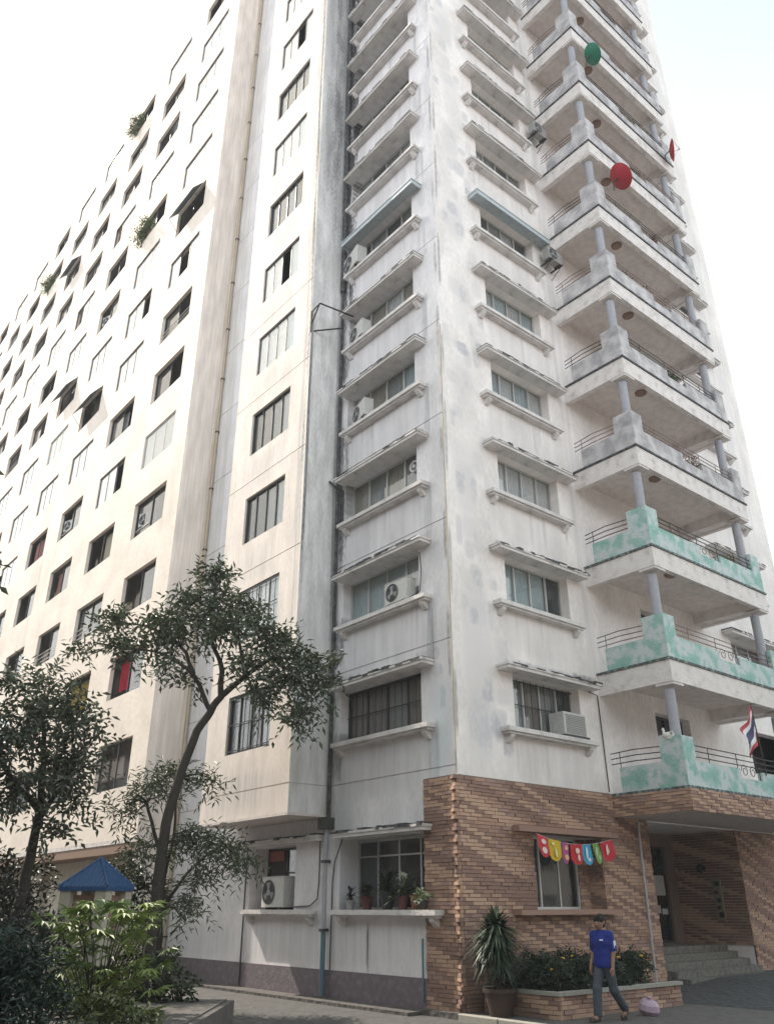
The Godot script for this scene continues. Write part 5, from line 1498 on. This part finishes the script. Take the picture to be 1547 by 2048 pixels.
# ---------------------------------------------------------------- the walker
# bones [a, b, ra, rb]; cuts: planes whose positive side is removed
func sdf(bones: Array, cell: float, k: float, grow := 0.0, cuts: Array = []) -> ArrayMesh:
	var lo := Vector3(1e9, 1e9, 1e9); var hi := -lo
	for b in bones:
		var r: float = maxf(b[2], b[3]) + grow + cell * 3
		for p in [b[0], b[1]]:
			lo = lo.min(p - Vector3.ONE * r); hi = hi.max(p + Vector3.ONE * r)
	var nx := int(ceil((hi.x - lo.x) / cell)) + 1; var ny := int(ceil((hi.y - lo.y) / cell)) + 1; var nz := int(ceil((hi.z - lo.z) / cell)) + 1
	var f := PackedFloat32Array()
	f.resize(nx * ny * nz)
	f.fill(1.0)
	for b in bones:
		var a: Vector3 = b[0]; var c: Vector3 = b[1]; var ra: float = b[2] + grow; var rb: float = b[3] + grow
		var ab := c - a
		var L := maxf(ab.length_squared(), 1e-9)
		var m := maxf(ra, rb) + k + cell * 2
		var p0 := ((a.min(c) - Vector3.ONE * m - lo) / cell).floor(); var p1 := ((a.max(c) + Vector3.ONE * m - lo) / cell).ceil()
		for z in range(maxi(int(p0.z), 0), mini(int(p1.z) + 1, nz)):
			for y in range(maxi(int(p0.y), 0), mini(int(p1.y) + 1, ny)):
				var row := (z * ny + y) * nx
				for x in range(maxi(int(p0.x), 0), mini(int(p1.x) + 1, nx)):
					var q := lo + Vector3(x, y, z) * cell
					var t := clampf((q - a).dot(ab) / L, 0.0, 1.0)
					var d := q.distance_to(a + ab * t) - lerpf(ra, rb, t)
					var e := f[row + x]
					var h := maxf(k - absf(d - e), 0.0) / k
					f[row + x] = minf(d, e) - h * h * k * 0.25
	if cuts.size() > 0:
		for z in nz:
			for y in ny:
				for x in nx:
					var i := (z * ny + y) * nx + x
					if f[i] < cell * 3:
						var q := lo + Vector3(x, y, z) * cell
						for c in cuts: f[i] = maxf(f[i], (c as Plane).distance_to(q))
	var vid := {}
	var P := PackedVector3Array()
	var offs := [0, 1, nx, nx + 1, nx * ny, nx * ny + 1, nx * ny + nx, nx * ny + nx + 1]
	var edges := [[0, 1], [2, 3], [4, 5], [6, 7], [0, 2], [1, 3], [4, 6], [5, 7], [0, 4], [1, 5], [2, 6], [3, 7]]
	for z in nz - 1:
		for y in ny - 1:
			for x in nx - 1:
				var i := (z * ny + y) * nx + x
				if f[i] > cell * 3.5: continue
				var s := 0
				for j in 8:
					if f[i + offs[j]] < 0.0: s |= 1 << j
				if s == 0 or s == 255: continue
				var acc := Vector3.ZERO
				var n := 0
				for e in edges:
					if ((s >> e[0]) & 1) != ((s >> e[1]) & 1):
						var va := f[i + offs[e[0]]]; var vb := f[i + offs[e[1]]]
						var t := va / (va - vb)
						var ca := Vector3(e[0] & 1, (e[0] >> 1) & 1, e[0] >> 2); var cb := Vector3(e[1] & 1, (e[1] >> 1) & 1, e[1] >> 2)
						acc += ca.lerp(cb, t)
						n += 1
				vid[i] = P.size()
				P.append(lo + (Vector3(x, y, z) + acc / n) * cell)
	var I := PackedInt32Array()
	var dirs := [[1, nx, nx * ny], [nx, nx * ny, 1], [nx * ny, 1, nx]]
	for i in vid:
		for d in dirs:
			var j: int = i + d[0]
			if (f[i] < 0.0) == (f[j] < 0.0): continue
			var q := [i, i - d[1], i - d[1] - d[2], i - d[2]]
			if not (vid.has(q[1]) and vid.has(q[2]) and vid.has(q[3])): continue
			var w := [vid[q[0]], vid[q[1]], vid[q[2]], vid[q[3]]]
			if f[i] < 0.0: I.append_array([w[0], w[2], w[1], w[0], w[3], w[2]])
			else: I.append_array([w[0], w[1], w[2], w[0], w[2], w[3]])
	var N := PackedVector3Array()
	N.resize(P.size())
	for i in range(0, I.size(), 3):
		var n := (P[I[i + 2]] - P[I[i]]).cross(P[I[i + 1]] - P[I[i]])
		for j in 3: N[I[i + j]] += n
	for i in N.size(): N[i] = N[i].normalized()
	var arr := []
	arr.resize(Mesh.ARRAY_MAX)
	arr[Mesh.ARRAY_VERTEX] = P; arr[Mesh.ARRAY_NORMAL] = N; arr[Mesh.ARRAY_INDEX] = I
	var mesh := ArrayMesh.new()
	mesh.add_surface_from_arrays(Mesh.PRIMITIVE_TRIANGLES, arr)
	return mesh

func person():
	# faces +z, left side towards the viewer; walking, hind heel lifted
	var o := thing("person", "person in a blue polo shirt and grey trousers walking past the brick planter", "person", Vector3(2.5, 0.0, -1.0), 0.12)
	var skin := mat(0.27, 0.145, 0.095, 0.6)
	var shirt := tri_mat(0.006, 0.022, 0.22, 0.85, M.speck, 3.0); var jean := tri_mat(0.065, 0.078, 0.105, 0.9, M.speck, 3.0)
	var hip := 0.86
	var hl := Vector3(0.085, hip, 0.0); var hr := Vector3(-0.085, hip, 0.0)
	var kl := Vector3(0.095, 0.47, -0.08); var al := Vector3(0.10, 0.15, -0.40); var tl := Vector3(0.11, 0.04, -0.28)
	var kr := Vector3(-0.09, 0.48, 0.16); var ar := Vector3(-0.09, 0.075, 0.22); var tr := Vector3(-0.10, 0.03, 0.40)
	var sl := Vector3(0.15, 1.31, -0.01); var sr := Vector3(-0.15, 1.31, -0.01)
	var el := Vector3(0.20, 1.06, -0.02); var wl := Vector3(0.205, 0.83, 0.07)
	var er := Vector3(-0.205, 1.06, -0.03); var wr := Vector3(-0.215, 0.84, 0.08)
	var neck := Vector3(0, 1.36, 0.0); var head := Vector3(0.0, 1.515, 0.035)
	var torso := [[Vector3(0.06, 0.90, 0), Vector3(-0.06, 0.90, 0), 0.115, 0.115], [Vector3(0.05, 1.02, 0), Vector3(-0.05, 1.02, 0), 0.11, 0.11], [Vector3(0.07, 1.19, 0.005), Vector3(-0.07, 1.19, 0.005), 0.104, 0.104], [Vector3(0, 0.95, 0), Vector3(0, 1.22, 0), 0.115, 0.12], [sl, sr, 0.062, 0.062], [Vector3(0, 1.28, 0), neck, 0.075, 0.055]]
	var arms := [[sl, el, 0.056, 0.042], [el, wl, 0.04, 0.027], [sr, er, 0.056, 0.042], [er, wr, 0.04, 0.027]]
	var legs := [[hl, kl, 0.088, 0.06], [kl, al, 0.058, 0.038], [hr, kr, 0.088, 0.06], [kr, ar, 0.058, 0.038]]
	var feet := [[al, tl, 0.04, 0.03], [al + Vector3(0, -0.02, -0.03), al, 0.035, 0.035], [ar, tr, 0.04, 0.028], [ar + Vector3(0, -0.03, -0.05), ar, 0.038, 0.035]]
	var headb := [[neck, Vector3(0, 1.43, 0.015), 0.055, 0.05], [Vector3(0, 1.50, 0.045), Vector3(0, 1.55, -0.005), 0.078, 0.088], [Vector3(0, 1.45, 0.055), Vector3(0, 1.50, 0.05), 0.045, 0.065], [Vector3(0, 1.50, 0.118), Vector3(0, 1.478, 0.138), 0.008, 0.013], [Vector3(0.085, 1.49, 0.02), Vector3(0.088, 1.52, 0.01), 0.012, 0.016], [Vector3(-0.085, 1.49, 0.02), Vector3(-0.088, 1.52, 0.01), 0.012, 0.016], [Vector3(0.025, 1.448, 0.098), Vector3(-0.025, 1.448, 0.098), 0.010, 0.010]]
	var body := part(o, "body", sdf(torso + arms + legs + feet + headb, 0.013, 0.03), skin)
	for h in [[wl, 1.0], [wr, -1.0]]:
		var w: Vector3 = h[0]; var s: float = h[1]
		var hb := [[w, w + Vector3(0.0, -0.05, 0.012), 0.026, 0.028], [w + Vector3(0, -0.04, -0.012), w + Vector3(0, -0.085, -0.01), 0.02, 0.016], [w + Vector3(0, -0.04, 0.03), w + Vector3(0, -0.085, 0.035), 0.02, 0.016]]
		var lens := [0.06, 0.07, 0.065, 0.05]
		for i in 4:
			var b := w + Vector3(0, -0.088, 0.042 - 0.019 * i)
			var m2 := b + Vector3(-0.004 * s, -lens[i] * 0.55, 0.004)
			hb.append([b, m2, 0.009, 0.0085])
			hb.append([m2, m2 + Vector3(-0.014 * s, -lens[i] * 0.42, 0.002), 0.0085, 0.007])
		hb.append([w + Vector3(-0.01 * s, -0.03, 0.035), w + Vector3(-0.02 * s, -0.065, 0.06), 0.012, 0.0095])
		hb.append([w + Vector3(-0.02 * s, -0.065, 0.06), w + Vector3(-0.022 * s, -0.1, 0.062), 0.0095, 0.008])
		part(body, "hand", sdf(hb, 0.006, 0.008), skin)
	for x in [0.03, -0.03]:
		var e := MB.new()
		e.lathe([Vector2(0, -0.006), Vector2(0.009, -0.003), Vector2(0.011, 0.0), Vector2(0.009, 0.003), Vector2(0, 0.006)], 10, Transform3D(Basis(Vector3.RIGHT, PI / 2), Vector3(x, 1.512, 0.118)))
		part(body, "eye", e.done(), M.black)
	# clothes
	var sh := sdf(torso + [[sl, sl.lerp(el, 0.8), 0.056, 0.058], [sr, sr.lerp(er, 0.8), 0.056, 0.058], [Vector3(0.05, 0.84, 0), Vector3(-0.05, 0.84, 0), 0.115, 0.115], [Vector3(0.11, 0.98, 0.05), Vector3(-0.06, 0.93, 0.09), 0.012, 0.012], [Vector3(0.1, 1.1, 0.06), Vector3(0.12, 0.9, 0.04), 0.014, 0.014]], 0.013, 0.04, 0.014, [Plane(Vector3(0, 1, 0.15).normalized(), 1.375), Plane(Vector3.DOWN, -0.80)])
	var s := part(o, "shirt", sh, shirt)
	part(s, "logo", boxmesh(-0.03, 0.03, -0.012, 0.012, -0.004, 0.006), mat(0.7, 0.72, 0.78, 0.7), Vector3(0.075, 1.24, 0.142), 0.35)
	part(s, "hem_print", boxmesh(-0.045, 0.045, -0.012, 0.012, -0.004, 0.006), mat(0.6, 0.6, 0.5, 0.7), Vector3(0.135, 0.99, 0.06), 1.1)
	part(s, "sleeve_stripe", boxmesh(-0.008, 0.008, -0.06, 0.06, -0.03, 0.03), mat(0.65, 0.65, 0.68, 0.7), Vector3(0.245, 1.17, -0.01))
	var cb := MB.new()
	cb.lathe([Vector2(0.075, -0.02), Vector2(0.085, 0.0), Vector2(0.07, 0.035), Vector2(0.062, 0.0)], 16, Transform3D(Basis.IDENTITY, Vector3(0, 1.365, 0.0)))
	part(s, "collar", cb.done(), shirt)
	part(o, "trousers", sdf(legs + [[Vector3(0.07, 0.90, 0), Vector3(-0.07, 0.90, 0), 0.108, 0.108], [kl, kl.lerp(al, 0.9), 0.062, 0.058], [kr, kr.lerp(ar, 0.9), 0.062, 0.058]], 0.013, 0.03, 0.012, [Plane(Vector3.UP, 0.96)]), jean)
	part(o, "hair", sdf([[Vector3(0, 1.555, 0.03), Vector3(0, 1.565, -0.03), 0.082, 0.084], [Vector3(0, 1.52, -0.045), Vector3(0, 1.48, -0.05), 0.072, 0.05]], 0.01, 0.03, 0.012, [Plane(Vector3(0, -0.75, 0.9).normalized(), -0.88)]), mat(0.010, 0.008, 0.007, 0.95))
	for q in [[al, tl, 0.16], [ar, tr, 0.0]]:
		part(o, "sandal", sdf([[q[0] + Vector3(0, -0.045, -0.03), q[1] + Vector3(0, -0.02, 0.02), 0.022, 0.02], [q[1] + Vector3(0.035, 0.005, -0.02), q[1] + Vector3(-0.035, 0.005, -0.02), 0.022, 0.022]], 0.01, 0.02, 0.012, [Plane(Vector3.DOWN, -0.0)]), mat(0.05, 0.032, 0.025, 0.8))

# ---------------------------------------------------------------- the street behind the viewer
func opposite():
	for q in [["grey shophouse row across the street behind the viewer", Vector3(46, 0, 31), PI, 21, 19.0], ["shophouse row across the street to the right of the viewer", Vector3(36, 0, -62), -PI / 2, 19, 15.0]]:
		var o := thing("shophouse_row", q[0], "building", q[1], q[2])
		var holes := []
		var w: float = q[3] * 4.5 + 1.5; var h: float = q[4]
		for f in 4:
			for i in q[3]: holes.append([1.0 + 4.5 * i, 3.8 + 4.5 * i, 0.9 + 3.6 * f, 2.7 + 3.6 * f, 0.3])
		part(o, "wall", wall(0, w, 0, h, holes), tri_mat(0.32, 0.30, 0.28, 0.9, M.speck, 0.2))
		part(o, "roof", boxmesh(0, w, h, h + 0.3, -10, 0.6), M.concrete)
		part(o, "inner_walls", boxmesh(0.1, w - 0.1, 0, h - 0.1, -10, -0.35), M.interior)

# ---------------------------------------------------------------- scene
func _ready():
	var cam := Camera3D.new()
	cam.name = "camera"
	cam.position = EYE
	cam.rotation = Vector3(0.45225, 0.87696, -0.00175)
	cam.fov = 64.313
	cam.far = 800.0
	cam.near = 0.05
	add_child(cam)
	cam.current = true
	var env := Environment.new()
	env.background_mode = Environment.BG_SKY
	var sky := Sky.new()
	var sm := ProceduralSkyMaterial.new()
	sm.sky_top_color = lin(0.11, 0.185, 0.195)
	sm.sky_horizon_color = lin(0.92, 0.95, 0.985)
	sm.sky_energy_multiplier = 1.4
	sm.sky_curve = 0.5
	sm.sun_angle_max = 100.0
	sm.sun_curve = 0.42
	sm.ground_horizon_color = lin(0.30, 0.30, 0.30)
	sm.ground_bottom_color = lin(0.12, 0.12, 0.12)
	sky.sky_material = sm
	env.sky = sky
	env.tonemap_mode = Environment.TONE_MAPPER_LINEAR
	env.tonemap_exposure = EXPOSURE
	env.sdfgi_enabled = true
	env.ssao_enabled = true
	env.ssil_enabled = true
	env.fog_enabled = FOG > 0.0
	env.fog_density = FOG
	env.fog_light_color = Color(0.95, 0.97, 1.0)
	var we := WorldEnvironment.new()
	we.name = "environment"
	we.environment = env
	add_child(we)
	var sun := DirectionalLight3D.new()
	sun.name = "sun"
	sun.light_energy = 1.4
	sun.light_color = Color(1.0, 0.96, 0.90)
	sun.light_angular_distance = 0.5
	sun.shadow_enabled = true
	add_child(sun)
	# high on the left, almost along the long facade
	var az := atan(0.266); var el := deg_to_rad(46.5)
	sun.look_at_from_position(Vector3.ZERO, Vector3(cos(el) * cos(az), -sin(el), -cos(el) * sin(az)))
	make_materials()
	M.step_stone = tri_mat(0.19, 0.175, 0.155, 0.9, ramp_tex(111, 0.03, 256, [[0.0, Color(0.4, 0.4, 0.4)], [0.6, Color(0.85, 0.85, 0.85)], [1.0, Color(1, 1, 1)]]), 0.8)
	M.paper = mat(0.55, 0.56, 0.57, 0.7)
	street()
	tower()
	wing()
	opposite()
	booth()
	planting()
	planter()
	potted_plants()
	small_things()
	person()

const EXPOSURE := 1.58
const FOG := 0.0009
